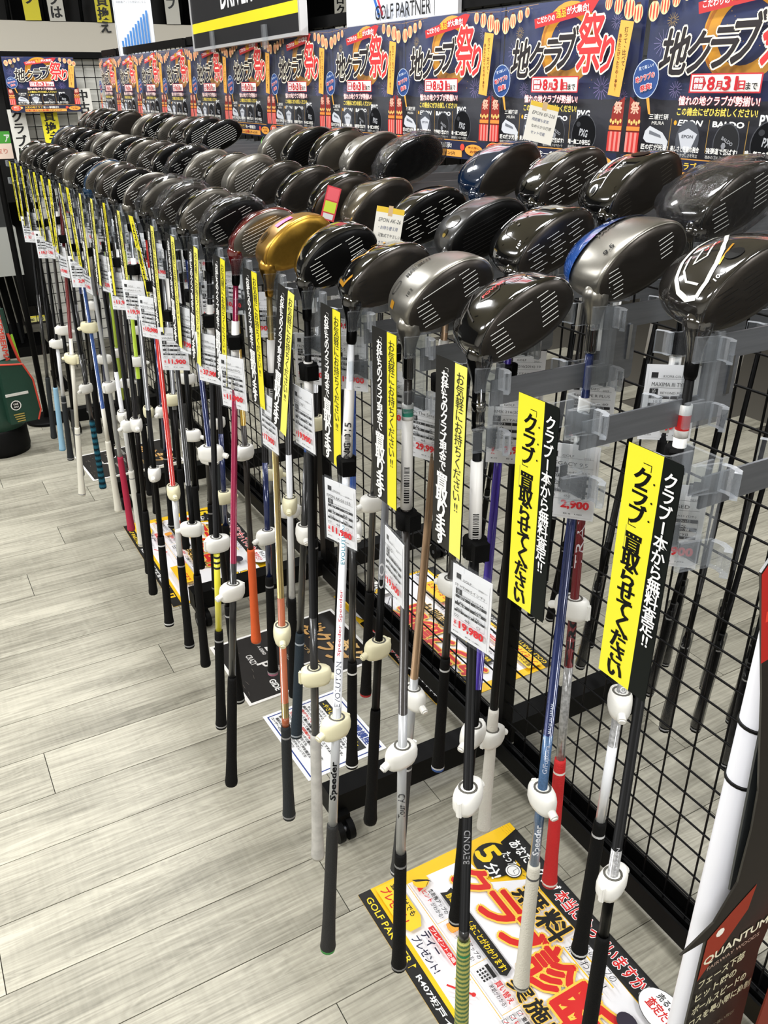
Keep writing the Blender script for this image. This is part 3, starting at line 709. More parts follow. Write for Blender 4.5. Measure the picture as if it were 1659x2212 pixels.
# rear panel of the blue and silver driver
b = B(); vs = []; fs = []
for i, v in enumerate((.050, .064, .078, .091, .100, .1055, .1095)):
    for t in range(21):
        u, wv = sec(PI*.04+PI*.92*t/20, v, 1.03); vs.append(hp(u, v+.0006, wv+.0012))
for i in range(6):
    for t in range(20): fs.append((i*21+t, i*21+t+1, (i+1)*21+t+1, (i+1)*21+t))
b.add(vs, fs, BLUE, True); hd = [c for c in clubs[1, 2][0].children if c.name.startswith('head')][0]
o = link('rear_panel', b.mesh('rear_panel'), hd)
def shaft_text(jk, body, z, ln, col, wrap_=1.5, ang=-2.1, bold=.01, up_=True, r=None):
    root = clubs[jk][0]; v, f, x0, x1, y0, y1 = glyphs(body, bold, 0); vs = []
    for a, c in v:
        t = (a-x0)/(x1-x0); q = (c-y0)/(y1-y0); zz = -z-ln*(1-t) if up_ else -z-ln*t
        rr = (r or (.0047+.0029*(-zz)/.83))+.0006; an = ang+((.5-q) if up_ else (q-.5))*wrap_
        vs.append((rr*math.cos(an), rr*math.sin(an), zz))
    b = B(); b.add(vs, f, P(col)); link('lettering', b.mesh('lettering'), root)
shaft_text((0, 4), 'Speeder', .70, .075, '#101014', 1.7, bold=.03); shaft_text((0, 4), 'Speeder Speeder', .40, .11, '#d8505a', .9); shaft_text((0, 4), 'EVOLUTION', .30, .06, '#3a9ab0', .9); shaft_text((0, 4), 'EVOLUTION', .52, .08, '#707480', 1.2)
shaft_text((1, 2), 'Speeder', .745, .060, '#e4e8f0', 1.6, bold=.02); shaft_text((1, 2), 'MADE IN JAPAN', .53, .05, '#d0d8e8', .7); shaft_text((1, 2), 'G/Fujikura', .60, .05, '#c8d0e4', 1.2)
shaft_text((2, 2), 'BEYOND POWER', .52, .10, '#e8e8ea', 1.3, bold=.02); shaft_text((0, 3), 'Tour AD', .70, .05, '#2a2a2e', 1.5); shaft_text((0, 2), 'BEYOND', .62, .06, '#9a9a9e', 1.2)
shaft_text((2, 3), 'ZERO', .55, .10, '#16161a', 2.0, bold=.04); shaft_text((2, 3), 'TRAVIL', .36, .12, '#c8c4c8', 1.8, bold=-.0); shaft_text((1, 1), 'MADE IN JAPAN', .66, .08, '#b8b8bc', .7); shaft_text((1, 6), 'TOUR AD', .50, .06, '#c8ccd4', 1.2); shaft_text((1, 5), 'CQ', .52, .05, '#d0d0d4', 1.8)
shaft_text((0, 4), 'NG 115', .15, .05, '#303034', 1.2, r=.0076); shaft_text((1, 2), 'TR S 600', .12, .05, '#26262a', 1.1, r=.0074)
for jk in ((0, 8),):
    b = B()
    for i in range(6):
        z = -.60-.013*i; b.lathe([(.0074, z), (.0074, z-.005)], P('#1a1a14'), 12)
    b.obj('stripe_bands', clubs[jk][0])['kind'] = 'stuff'
# clubs on the far side, seen through the grid
n = 0
for j in range(3):
    for k in range(0, 13):
        x, z = XS[j]; x = 2*MX-x; z -= .20; n += 1
        dx, dy = rnd.uniform(-.14, -.07), rnd.uniform(-.05, .02)
        s0, s1 = rnd.choice(['black', 'black', 'smoke']), rnd.choice(['pblack', 'black'])
        club((x, AY(k), z), (dx, dy, -math.sqrt(L0*L0-dx*dx-dy*dy)), body=(GLB, GLG, SIL)[(k+j) % 3], face=FGR, lines=(1, LK), badge=None, shaft=[(s0, .6), (s1, .85), ('black', 1)],
             grip='#0f0f0f', ring='#9a9a9a', sleeve=(k < 8), phi=PI+.1, far=True, label=(k % 2 == 0), group='clubs on the far side of the grid',
             lab='black-shafted club beyond the wire grid, %s in the %s far row' % (ORD[k], ('outer', 'middle', 'inner')[j]))

# ================================================================ ANTI-THEFT TAGS, PRICE TAGS
def sec_mesh(mt):
    b = B(); N = 20; vs = []; fs = []
    Z = [(-.019, .62), (-.0165, .86), (-.008, .99), (.004, 1), (.012, .93), (.0155, .78)]
    for z, q in Z:
        for i in range(N):
            a = 2*PI*i/N; c, s_ = math.cos(a), math.sin(a)
            x = math.copysign(abs(c)**.7, c)*.0275*q; y = math.copysign(abs(s_)**.75, s_)*.0165*q*(1-.25*max(0, -c)); vs.append((x-.003, y, z))
    for k in range(len(Z)-1):
        for i in range(N): j = (i+1) % N; fs.append((k*N+i, k*N+j, (k+1)*N+j, (k+1)*N+i))
    fs.append(tuple(range(N))[::-1]); fs.append(tuple(5*N+i for i in range(N))); b.add(vs, fs, mt, True)
    body = b.fix('housing')
    b = B(); b.tube((-.026, 0, -.004), (-.038, 0, -.008), .0062, mt, 12); b.tube((-.038, 0, -.008), (-.040, 0, -.009), .0048, mt, 12); knob = b.fix('locking_knob')
    b = B(); b.box((.0210, -.0035, -.014), (.0260, .0035, .010), mt); b.tube((.0258, 0, -.013), (.0258, 0, .009), .0022, mt, 8); hinge = b.fix('hinge')
    b = B(); b.lathe([(.0098, .0148), (.0102, .0165), (.0128, .0162), (.0130, .0150)], mat('dark_grey_lining', '#55534c', .6), 16); col = b.fix('lining')  # dark grey ring round the shaft hole on top of the housing
    return body, knob, hinge, col
SEC = {c: sec_mesh(m) for c, m in (('white', WHITEP), ('cream', CREAMP))}
nsec = 0
def on_axis(jk, z):
    root, T, d = clubs[jk]; t = (z-T.z)/d.z; return T+d*t, d
def security(jk, z, color='white', rz=0, where=''):
    global nsec
    p, d = on_axis(jk, z); o = empty('security_tag', p)
    q = Vector((0, 0, -1)).rotation_difference(d); o.rotation_euler = (q.to_matrix() @ Matrix.Rotation(rz, 3, 'Z')).to_euler()
    for m, n_ in zip(SEC[color], ('housing', 'locking_knob', 'hinge', 'lining')): link(n_, m, o)
    tag(o, '%s rounded anti-theft tag clamped on the shaft of the %s' % (color, where), 'security tag', 'anti-theft tags on the club shafts')
SECN = {(0, 2): (.876, 'white', PI+.5), (0, 3): (.818, 'white', .2), (0, 4): (.813, 'cream', .3), (0, 5): (.779, 'cream', PI-.3), (0, 6): (.794, 'cream', 1.2), (0, 7): (.82, 'white', .3), (0, 8): (.837, 'white', PI),
        (1, 1): (.762, 'white', PI+.3), (1, 2): (.794, 'white', 1.4), (2, 2): (.931, 'white', .9), (2, 3): (.999, 'white', -1.2), (2, 4): (.66, 'white', PI+.2), (1, 4): (.789, 'white', 1.6), (1, 5): (.799, 'cream', .2), (2, 5): (.877, 'white', -1.4),
        (0, 12): (.80, 'white', 1.2), (0, 11): (.80, 'cream', 1.4), (1, 7): (.9, 'white', 1.3), (2, 7): (.93, 'white', 0), (0, 14): (.83, 'white', .3)}
rs = random.Random(23)
for (j, k) in sorted(clubs, key=lambda a: (a[0], a[1])):
    if k > 21: continue
    if (j, k) in SECN: z, c, rz = SECN[j, k]
    else: z, c, rz = rs.uniform(.72, 1.02), rs.choice(['white', 'white', 'white', 'cream']), rs.uniform(-PI, PI)
    idx = [kk for kk in range(KMAX+1) if (j, kk) in clubs].index(k)
    security((j, k), z, c, rz, '%s club of the %s row' % (ORD[idx], ROWN[j]))

TW, TH = .056, .086
def tag_base(s, w=TW, h=TH):
    s.rect(0, 0, w, h, '#f4f4f6'); K = '#232326'
    def bar(x0, y0, x1, y1, txt):
        s.rect(x0*w, y0*h, x1*w, y1*h, K); s.text(txt, (x0+(x1-x0)*.3)*w, (y0+.006)*h, (x1-x0)*.4*w, (y1-y0-.012)*h, '#f0f0f0', .03)
    s.rect(.06*w, .88*h, .2*w, .96*h, K)
    for y in (.87, .74): s.rect(.06*w, y*h, .95*w, (y+.004)*h, '#77777c')
    bar(.06, .64, .24, .73, 'シャフト'); bar(.06, .585, .49, .63, 'ロフト'); bar(.51, .585, .95, .63, 'フレックス')
    bar(.06, .475, .49, .52, '長さ'); bar(.51, .475, .95, .52, 'クラブ重量')
    bar(.06, .37, .34, .405, 'バランス'); bar(.36, .37, .64, .405, 'ヘッド体積'); bar(.66, .37, .95, .405, 'カバー')
    for x in (.06, .5, .95): s.rect(x*w, .28*h, (x+.006)*w, .63*h, '#8a8a90')
    s.rect(.06*w, .275*h, .95*w, .279*h, '#8a8a90')
    s.text('¥', .07*w, .16*h, .07*w, .075*h, '#e0343c', .03); s.text('税込', .06*w, .12*h, .09*w, .022*h, '#e0343c', .02)
    for x, t in ((.06, '本体価格'), (.42, '税 ¥'), (.66, '1,089')): s.text(t, x*w, .045*h, .16*w, .022*h, '#333336', .02)
def tag_mesh(price, maker, model, shaft, vals):
    s = Sheet(.00006); w, h = TW, TH; tag_base(s)
    s.text(maker, .30*w, .90*h, min(.4, .06*len(maker))*w, .035*h, '#3a3a3e', .0); s.text('2025', .74*w, .885*h, .14*w, .028*h, '#555558', 0)
    s.text(model, .08*w, .775*h, min(.84, .075*len(model))*w, .055*h, '#2a2a2e', 0); s.text(shaft, .28*w, .665*h, .62*w, .032*h, '#3a3a3e', 0)
    lo, fl, ln, wt, ba, vo, cv = vals
    for t, x, y, ww in ((lo, .16, .53, .16), (fl, .66, .53, .05*len(fl)+.04), (ln, .14, .42, .18), (wt, .63, .42, .18), (ba, .1, .305, .12), (vo, .4, .305, .14)): s.text(t, x*w, y*h, ww*w, .040*h, '#2a2a2e', 0)
    (s.ring(.8*w, .325*h, .05*w, .022*h, .18, '#2a2a2e') if cv == 'O' else s.text('×', .76*w, .305*h, .08*w, .035*h, '#2a2a2e', .01))
    n = len(price); s.text(price, (.94-.115*n)*w, .135*h, .115*n*w, .125*h, '#dc2a34', .06); return s.mesh('price_print')
b = B(); b.box((-.003, -.003, -.0012), (TW+.003, TH+.006, -.0004), P('#f6f6f8')); cardm = b.fix('card')
b = B(); b.box((-.0045, -.0045, -.0018), (TW+.0045, TH+.010, -.0013), LAMI); b.box((-.0045, -.0045, .0022), (TW+.0045, TH+.010, .0026), LAMI); pocket = b.fix('clear_pocket')
b = B(); b.lathe([(.0095, -.012), (.0135, -.012), (.0140, .011), (.0095, .012)], VELC, 12); b.box((-.020, -.009, -.010), (-.010, .009, .012), VELC); velm = b.fix('hook_and_loop_band')
b = B(); b.box((-.0035, -.0006, -.030), (.0035, .0006, -.010), CLEAR); loopm = b.fix('loop')
def price_tag(jk, zv, al, mesh, lab, tilt=0, side=.0):
    p, d = on_axis(jk, zv); o = empty('price_tag', p)
    link('hook_and_loop_band', velm, o, None, (0, 0, al)); link('loop', loopm, o, (-.011*math.sin(al), -.011*math.cos(al), 0))
    r = Vector((math.cos(al), -math.sin(al), math.tan(tilt))); nrm = Vector((-math.sin(al), -math.cos(al), 0))
    u = Vector((0, 0, 1)); u = (u-r.normalized()*u.dot(r.normalized())).normalized()
    fm_ = frame(Vector((0, 0, -.030-TH))+nrm*.0145-r*(TW*(.5+side)), r, u)
    c = link('card', cardm, o); c.matrix_local = fm_
    pr_ = link('price_print', mesh, c); link('clear_pocket', pocket, c)
    tag(o, lab, 'price tag', 'price tags hanging from the clubs'); return o
R70 = math.radians
PT = [((0, 2), 1.236, 80, ('19,980', 'GOLF', 'ST HT(46.5インチ)', 'DIAMOND BLACK ★★', ('10', 'その他', '46.5', '276', 'D2', '460', 'O')), 'price tag reading 19,980 below the nearest black driver', -.22),
      ((0, 3), 1.205, 97, ('19,900', 'GOLF', 'TYPE-D', 'TOUR AD M2-D 5', ('10', 'S', '45', '307', 'D2', '460', '×')), 'price tag reading 9,900 turned edgeways below the silver driver', .1),
      ((0, 4), 1.235, 73, ('11,980', 'EPON', 'EPON AK-26 10.5', 'Speeder 351 EVOLUTION III', ('10.5', 'R2', '45.5', '278', 'C7', '460', 'O')), 'price tag reading 11,980 on the white shaft', .0),
      ((0, 5), 1.325, 86, ('19,900', 'GOLF', 'ZZ-5 1W', 'MCT ngenic D-60', ('10', 'SX', '45', '315', 'D2', '460', 'O')), 'price tag reading 19,900 left of the white shaft', -.1),
      ((0, 6), 1.275, 88, ('17,900', 'GOLF', 'ジーバイオG 10', 'CAGON', ('10', 'R2', '46', '288', 'D0', '460', 'O')), 'price tag reading 900 on the gold shaft', -.1),
      ((0, 7), 1.305, 66, ('11,900', 'GOLF', 'JGR(BALLISTIC)', 'FOCUS TRINITY', ('10', 'SR', '45.5', '302', 'D1', '460', 'O')), 'price tag reading 11,900 on the magenta shaft', .0),
      ((0, 8), 1.310, 66, ('37,900', 'MUZIIK', 'CORSA BRASSEY 2W', 'GRATIA TOUR AD MJ', ('12', 'S', '44', '316', 'D1', '240', 'O')), 'price tag reading 37,900 left of the 11,900 one', .0),
      ((0, 9), 1.33, 75, ('17,900', 'GOLF', 'RS(F) AL HEXA', 'SPD 569', ('10', 'S', '45.5', '306', 'D2', '460', 'O')), 'price tag half hidden behind the 37,900 one', .2),
      ((0, 11), 1.300, 62, ('10,980', 'GOLF', 'FAZE ICD GEAR', 'Speeder SLK', ('9.5', 'SR', '44.75', '312', 'D1', '460', '×')), 'price tag reading 10,980 above the red shaft', .1),
      ((1, 1), 1.362, 42, ('9,900', 'PRGR', 'iQ FORGED', 'TOUR AD (DR)', ('10.5', 'S', '45', '298', 'D2', '460', 'O')), 'large price tag reading 9,900 behind the nearest clear clip', -.05),
      ((1, 2), 1.355, 48, ('2,900', 'GOLF', 'LEGACY 9.5', 'Speeder 569', ('9.5', 'S', '45.25', '289', 'D0', '450', 'O')), 'price tag reading 2,900 on the navy shaft', .1),
      ((1, 3), 1.375, 40, ('7,900', 'GOLF', 'RMX 216(2016) 10', 'ATTAS G7 6', ('10', 'S', '45', '320', 'D2', '460', '×')), 'price tag reading 7,900 on the purple shaft', -.2),
      ((1, 4), 1.325, 68, ('29,990', 'muziik', 'On The Screw', 'BLACK LD-II Dynamt 4GX', ('10', 'X', '45', '324', 'D2', '460', 'O')), 'price tag reading 29,990 on the copper shaft', .25),
      ((2, 2), 1.43, 38, ('5,900', 'RYOMA GOLF', 'MAXIMA III TYPE-D', 'BEYOND POWER', ('10.5', 'SR', '45', '290', 'D1', '460', 'O')), 'price tag for the film-wrapped driver in the back row', .05),
      ((2, 3), 1.375, 42, ('7,900', 'ROMARO', 'Ray TYPE R PLUS', 'TYPE-R 60', ('10', 'S', '45', '300', 'D2', '460', 'O')), 'price tag partly hidden behind the arm of the nearest black driver', 0)]
pm_cache = []
for jk, zv, al, args, lab, sd in PT:
    m_ = tag_mesh(*args); pm_cache.append(m_); price_tag(jk, zv, R70(al), m_, lab, 0, sd)
used = {p[0] for p in PT}
rt_ = random.Random(31)
for (j, k) in sorted(clubs):
    if (j, k) in used or k > 23 or (j == 2 and k % 2): continue
    idx = [kk for kk in range(KMAX+1) if (j, kk) in clubs].index(k)
    price_tag((j, k), rt_.uniform(1.26, 1.33)+(.05 if j else 0), R70(rt_.choice([35, 50, 60, 66, 75, 85, 100])), pm_cache[(k*5+j*3) % len(pm_cache)],
              'small white price tag on the %s club of the %s row' % (ORD[idx], ROWN[j]))

# ================================================================ YELLOW AND BLACK STRIPS
SW, SHH = .056, .222
def strip_mesh(kind):
    s = Sheet(.00008); w, h = SW, SHH; Yc = '#f4ea2e' if kind == 0 else '#f5ef6a'
    if kind == 2: Yc = '#f2e62c'
    if kind == 0:
        s.rect(0, 0, w*.655, h, Yc); s.rect(w*.655, 0, w, h, '#0f1413')
        s.vtext('「クラブ」買取らせてください', w*.33, h*.975, .0205, '#0d0d0d', .775, .035)
        for y in (.885, .812, .740): s.ell(w*.56, h*y, .0010, .0010, '#0d0d0d', 8)
        s.vtext('クラブ1本から無料査定‼', w*.83, h*.955, .0148, '#f6f6f4', .90, .02)
    else:
        s.rect(0, 0, w*.62, h, '#121212'); s.rect(w*.62, 0, w, h, Yc)
        s.vtext('「お持ちのクラブ現金で」', w*.31, h*.975, .0138, '#f6f6f4', .82, .03)
        s.vtext('買取ります', w*.31, h*.405, .0228, '#f6f6f4', .76, .045)
        s.vtext('お気軽にお持ちください‼', w*.81, h*.965, .0148, '#141414', .90, .0)
    return s.mesh('strip_print')
STM = [strip_mesh(0), strip_mesh(1), strip_mesh(2)]
def strip_card():
    b = B(); w, h, r = SW, SHH, .004; pts = []
    for cx, cy_, a0 in ((r, r, PI), (w-r, r, PI*1.5), (w-r, h-r, 0), (r, h-r, PI/2)):
        for i in range(4): a = a0+PI/2*i/3; pts.append((cx+r*math.cos(a), cy_+r*math.sin(a)))
    b.prism(pts, 'z', -.0009, -.00002, P('#101211')); return b.fix('strip_card')
scm = strip_card()
kinds = {0: 0, 1: 0, 11: 0}
rk = random.Random(5)
for k in range(0, 25):
    kd = kinds.get(k, 0 if (k >= 16 and k % 4 != 1) else (1 if k not in (4, 7, 13) else 2))
    if k in (3, 6): kd = 2
    tilt = {0: 0, 1: .02, 2: 0, 3: 0, 4: -.05, 5: -.13, 6: -.02, 7: -.07, 8: -.09, 9: -.08}.get(k, rk.uniform(-.05, .06))
    lean = {5: .06, 11: -.10}.get(k, rk.uniform(-.02, .05) if k > 6 else 0)
    o = empty('hanging_strip', (.474, AY(k)+.042, 1.448-SHH))
    o.matrix_world = frame((.474, AY(k)+.042, 1.448), (.02, -1, 0), (lean, 0, 1)) @ Matrix.Rotation(tilt, 4, 'Z') @ Matrix.Translation((0, -SHH, 0))
    c = link('strip_card', scm, o); link('strip_print', STM[kd], c)
    tag(o, '%s strip with vertical lettering, %s from the near end' % ('yellow-fronted' if kd == 0 else 'black and yellow', ORD[k]), 'sign', 'narrow lettered strips hanging in front of the front row')

# ================================================================ FESTIVAL POSTERS
PW, PH = .372, .272
def festival():
    s = Sheet(.00010); w, h = PW, PH
    def X(f): return f*w
    def Yv(f): return h-f*h
    s.rect(0, 0, w, h, '#25305c')
    s.poly([(X(0), Yv(.60)), (X(.12), Yv(.62)), (X(.88), Yv(.62)), (X(1), Yv(.60)), (X(1), 0), (0, 0)], '#23222c')
    s.ring(X(.50), Yv(.27), .205*w, .262*h, .36, '#e3a12c'); s.ring(X(.49), Yv(.28), .19*w, .24*h, .08, '#c77a1c', a0=.4, a1=5.2)
    rf = random.Random(2)
    for cx, cy_, r, c in ((.09, .30, .055, '#8e86b8'), (.13, .18, .03, '#c7a45c'), (.83, .16, .035, '#9c93c4'), (.20, .56, .035, '#9a8ac0'), (.78, .55, .055, '#9d86c8'), (.06, .46, .04, '#8e86b8'), (.93, .60, .03, '#a48ac8')):
        for i in range(14):
            a = 2*PI*i/14; s.line((X(cx)+.25*r*w*math.cos(a), Yv(cy_)+.25*r*w*math.sin(a)), (X(cx)+r*w*math.cos(a), Yv(cy_)+r*w*math.sin(a)), .0008, c)
    for i in range(26): s.ell(X(rf.uniform(.02, .98)), Yv(rf.uniform(.02, .55)), .0008, .0008, '#e2b04a', 6)
    s.line((0, Yv(.03)), (X(.30), Yv(.01)), .0008, '#b08a5a'); s.line((X(.70), Yv(.01)), (X(1), Yv(.03)), .0008, '#b08a5a')
    for cx, cy_, r in ((.045, .125, .030), (.105, .10, .026), (.165, .075, .022), (.222, .055, .018), (.80, .055, .022), (.865, .075, .027), (.935, .10, .032), (.99, .13, .028)):
        s.ell(X(cx), Yv(cy_), r*w, r*w*1.4, '#f7d9a0')
        for q in (-.62, 0, .62): s.ell(X(cx)+q*r*w, Yv(cy_), r*w*.16, r*w*1.2*math.sqrt(1-q*q*.8), '#d6483a', 10)
        s.rect(X(cx)-r*w*.4, Yv(cy_)+r*w*1.3, X(cx)+r*w*.4, Yv(cy_)+r*w*1.55, '#5a2a1a')
    s.poly([(X(.29), Yv(.105)), (X(.70), Yv(.015)), (X(.745), Yv(.025)), (X(.70), Yv(.10)), (X(.30), Yv(.165))], '#c43436')
    s.text('こだわりの', X(.315), Yv(.137), X(.13), .040*h, '#ffffff', .02, rot=4); s.text('逸品', X(.455), Yv(.115), X(.07), .055*h, '#f2c63c', .03, rot=4); s.text('が大集合!', X(.53), Yv(.100), X(.15), .048*h, '#ffffff', .02, rot=4)
    for ch, x, y, ww, hh in (('地', .125, .475, .15, .245), ('ク', .275, .47, .125, .215), ('ラ', .39, .445, .13, .20), ('ブ', .495, .425, .138, .25)):
        s.text(ch, X(x), Yv(y), ww*w, hh*h, '#262023', .03, .032, '#fbf3dc', shear=.18)
    s.text('祭', X(.632), Yv(.450), .172*w, .345*h, '#d8383a', .026, .03, '#fbf3dc', shear=.05); s.text('り', X(.795), Yv(.455), .080*w, .21*h, '#d8383a', .04, .04, '#fbf3dc', shear=.2)
    s.poly([(X(.905), Yv(.16)), (X(.985), Yv(.175)), (X(.945), Yv(.605)), (X(.868), Yv(.59))], '#f1b04e')
    s.vtext('打って、比べて、', X(.945), Yv(.20), .0092, '#3a2412', .95, .01); s.vtext('あなたにぴったりの1本を!', X(.912), Yv(.235), .0072, '#5a2412', .98, .01)
    s.rect(X(.315), Yv(.578), X(.665), Yv(.475), '#c8323a'); s.rect(X(.322), Yv(.570), X(.658), Yv(.483), '#f8f4ee')
    s.poly([(X(.330), Yv(.562)), (X(.385), Yv(.562)), (X(.400), Yv(.527)), (X(.385), Yv(.491)), (X(.330), Yv(.491))], '#b52a34')
    s.text('開催', X(.338), Yv(.524), X(.045), .028*h, '#fff', .02) if False else s.text('開催', X(.338), Yv(.524), X(.045), .028*h, '#ffffff', .02)
    s.text('期間', X(.338), Yv(.558), X(.045), .028*h, '#ffffff', .02)
    s.text('8', X(.408), Yv(.562), X(.034), .068*h, '#c8202c', .04); s.text('月', X(.448), Yv(.560), X(.032), .045*h, '#c8202c', .03); s.text('31', X(.487), Yv(.562), X(.066), .070*h, '#c8202c', .04); s.text('日', X(.560), Yv(.560), X(.030), .045*h, '#c8202c', .03); s.text('まで', X(.597), Yv(.560), X(.052), .036*h, '#1b1b1b', .03)
    s.text('憧れの地クラブが勢揃い!', X(.275), Yv(.645), X(.40), .050*h, '#fdf2ee', .03, .035, '#c8323a'); s.text('この機会にぜひお試しください!', X(.275), Yv(.702), X(.40), .044*h, '#f4dd62', .03)
    s.ell(X(.075), Yv(.50), .075*w, .072*w*1.15, '#2a4a86'); s.ring(X(.075), Yv(.50), .075*w, .072*w*1.15, .05, '#b9c7dd')
    s.text('見て楽しい!', X(.03), Yv(.455), X(.085), .022*h, '#dfe8f4', .01, rot=12); s.text('地クラブの', X(.020), Yv(.525), X(.11), .034*h, '#d83a40', .04, .05, '#ffffff', rot=14); s.text('祭典!', X(.055), Yv(.575), X(.065), .036*h, '#d83a40', .04, .05, '#ffffff', rot=14)
    s.poly([(X(.095), Yv(.61)), (X(.112), Yv(.605)), (X(.130), Yv(.70)), (X(.118), Yv(.70))], '#e0a040')
    for x0, d_ in ((0, 1), (1, -1)):
        s.poly([(X(x0), Yv(.60)), (X(x0+d_*.07), Yv(.66)), (X(x0+d_*.085), Yv(.93)), (X(x0), Yv(.93))], '#8e2a22')
        s.text('祭', X(x0+(.012 if d_ > 0 else -.062)), Yv(.70), X(.05), .07*h, '#f0b8a0', .04, rot=0)
        for i in range(5): s.ell(X(x0+d_*(.012+.015*i)), Yv(.745+.01*(i % 2)), .0026, .0036, '#f8c070', 8)
        s.rect(X(min(x0, x0+d_*.08)), Yv(.80), X(max(x0, x0+d_*.08)), Yv(.775), '#e58a3c')
        for i in range(6): s.rect(X(min(x0+d_*.0135*i, x0+d_*.0135*(i+1))), Yv(.93), X(max(x0+d_*.0135*i, x0+d_*.0135*(i+1))), Yv(.81), '#c93a34' if i % 2 else '#e88b82')
    for x in (.262, .462, .652): s.rect(X(x), Yv(.90), X(x+.0035), Yv(.72), '#9a7a3c')
    s.text('三浦技研', X(.135), Yv(.728), X(.11), .032*h, '#f0eee8', .01); s.text('MIURA', X(.155), Yv(.757), X(.07), .020*h, '#e8e6e0', 0)
    s.ell(X(.287), Yv(.742), .008*w, .010*w, '#e8a52c'); s.text('EPON', X(.302), Yv(.757), X(.13), .032*h, '#f2f2f0', .03, shear=.2); s.text('BALDO', X(.485), Yv(.757), X(.15), .030*h, '#f2f2f0', .05); s.text('PXG', X(.705), Yv(.742), X(.085), .055*h, '#f2f2f0', .04)
    s.poly([(X(.125), Yv(.795)), (X(.150), Yv(.765)), (X(.225), Yv(.80)), (X(.262), Yv(.850)), (X(.255), Yv(.915)), (X(.240), Yv(.915)), (X(.235), Yv(.868)), (X(.140), Yv(.862)), (X(.118), Yv(.84))], '#c9ccd2')
    s.poly([(X(.150), Yv(.790)), (X(.215), Yv(.815)), (X(.222), Yv(.832)), (X(.150), Yv(.812))], '#6c7078')
    s.ell(X(.365), Yv(.835), .062*w, .078*w, '#4a4d55'); s.poly([(X(.315), Yv(.80)), (X(.365), Yv(.77)), (X(.415), Yv(.80)), (X(.395), Yv(.87)), (X(.365), Yv(.915)), (X(.335), Yv(.87))], '#c4c7ce'); s.text('EPON', X(.335), Yv(.825), X(.06), .018*h, '#3c3f48', .02)
    s.ell(X(.565), Yv(.84), .064*w, .078*w, '#15161a'); s.ring(X(.565), Yv(.84), .064*w, .078*w, .06, '#4c4e55'); s.text('BALDO', X(.54), Yv(.82), X(.06), .018*h, '#a8aab0', .03, rot=-25); s.ell(X(.555), Yv(.855), .012*w, .014*w, '#8a8c92', 6)
    s.ell(X(.765), Yv(.835), .085*w, .090*w, '#0f1013'); s.ring(X(.765), Yv(.835), .085*w, .090*w, .05, '#484a50'); s.ell(X(.725), Yv(.775), .014*w, .012*w, '#2c2e33'); s.text('PXG', X(.735), Yv(.845), X(.055), .045*h, '#b8babf', .04, rot=-8)
    for x, t1, t2 in ((.115, '匠の技が光る!', '精密な打感と操作性'), (.285, '美しさと性能の融合', '飛距離とやさしさを両立'), (.475, '強弾道で飛ばす!', '攻めのゴルフをサポート'), (.665, '唯一無二の存在感', '最先端テクノロジーを体感')):
        s.text(t1, X(x), Yv(.958-.055), X(.155), .034*h, '#f6f4ee', .02); s.text(t2, X(x), Yv(.985-.055), X(.150), .020*h, '#d8d6d0', 0)
    s.rect(X(.09), Yv(.9430), X(.91), Yv(.9375), '#c98a3c')
    # lower band, everything below sits under the product row
    return s
def lower_band(s, w, h):
    s.rect(0, -.052, w, .012, '#1f2440'); s.rect(.09*w, .0105, .92*w, .012, '#d59a44')
    s.text('人気の地クラブ', .19*w, -.016, .25*w, .020, '#f0c848', .03); s.text('を一挙展示!', .45*w, -.016, .22*w, .018, '#f6f4ee', .03)
    s.rect(.19*w, -.046, .78*w, -.022, '#e3a24a'); s.text('お買い換え', .20*w, -.042, .16*w, .016, '#c02a2c', .03); s.text('なら', .37*w, -.041, .05*w, .010, '#3a1c10', .02); s.text('お得', .43*w, -.042, .09*w, .016, '#c02a2c', .03); s.text('にチャンジ!', .53*w, -.041, .18*w, .013, '#3a1c10', .02)
    s.ell(.07*w, -.012, .026, .026, '#d8402e'); s.ring(.07*w, -.012, .026, .026, .08, '#f0b060'); s.text('試打', .035*w, -.012, .07*w, .016, '#f8e8d8', .03); s.text('できます', .030*w, -.024, .08*w, .008, '#f8e8d8', .02)
    s.ell(.90*w, -.018, .032, .020, '#e8a040'); s.text('最大限に', .845*w, -.014, .11*w, .008, '#8a4418', .02); s.text('お得!', .865*w, -.028, .08*w, .010, '#8a4418', .02)
    s.ell(.145*w, -.010, .006, .010, '#f6c88c'); s.ell(.79*w, -.010, .008, .012, '#d8483a')
fs = festival()
# squeeze the artwork into the upper 84 % of the sheet and put the band below
K = .925
fs.b.v = [(x, y*K+PH*(1-K), z) for x, y, z in fs.b.v]
s2 = Sheet(.0001); s2.z = fs.z; lower_band(s2, PW, PH)
s2.b.v = [(x, (y+.052)*(PH*(1-K*.9405)/.064), z) for x, y, z in s2.b.v]
fm1 = fs.b.mesh('poster_print'); fm2 = s2.b.mesh('lower_print')
b = B(); b.box((0, 0, -.0022), (PW, PH, -.0002), P('#2a2420')); boardm = b.fix('board')
b = B(); b.box((-.001, -.001, .0090), (PW+.001, PH+.001, .0100), LAMI); holder = b.fix('clear_holder')
def poster(mw, lab, grp):
    o = empty('festival_poster'); o.matrix_world = mw; bd = link('board', boardm, o); link('poster_print', fm1, bd); link('lower_print', fm2, bd); link('clear_holder', holder, bd)
    tag(o, lab, 'poster', grp)
for i in range(11):
    y = .762+.376*(i+1)-.002+(.006 if i > 0 else 0)
    poster(frame((1.128, y, 1.563), (0, -1, 0), (0, 0, 1)), 'night festival poster on top of the rack, %s from the near end' % ORD[i], 'festival posters along the top of the rack')
poster(frame((.735, 5.47, 1.585), (1, 0, 0), (0, 0, 1)), 'festival poster facing the aisle at the far left, past the end of the rack', 'festival posters along the top of the rack')

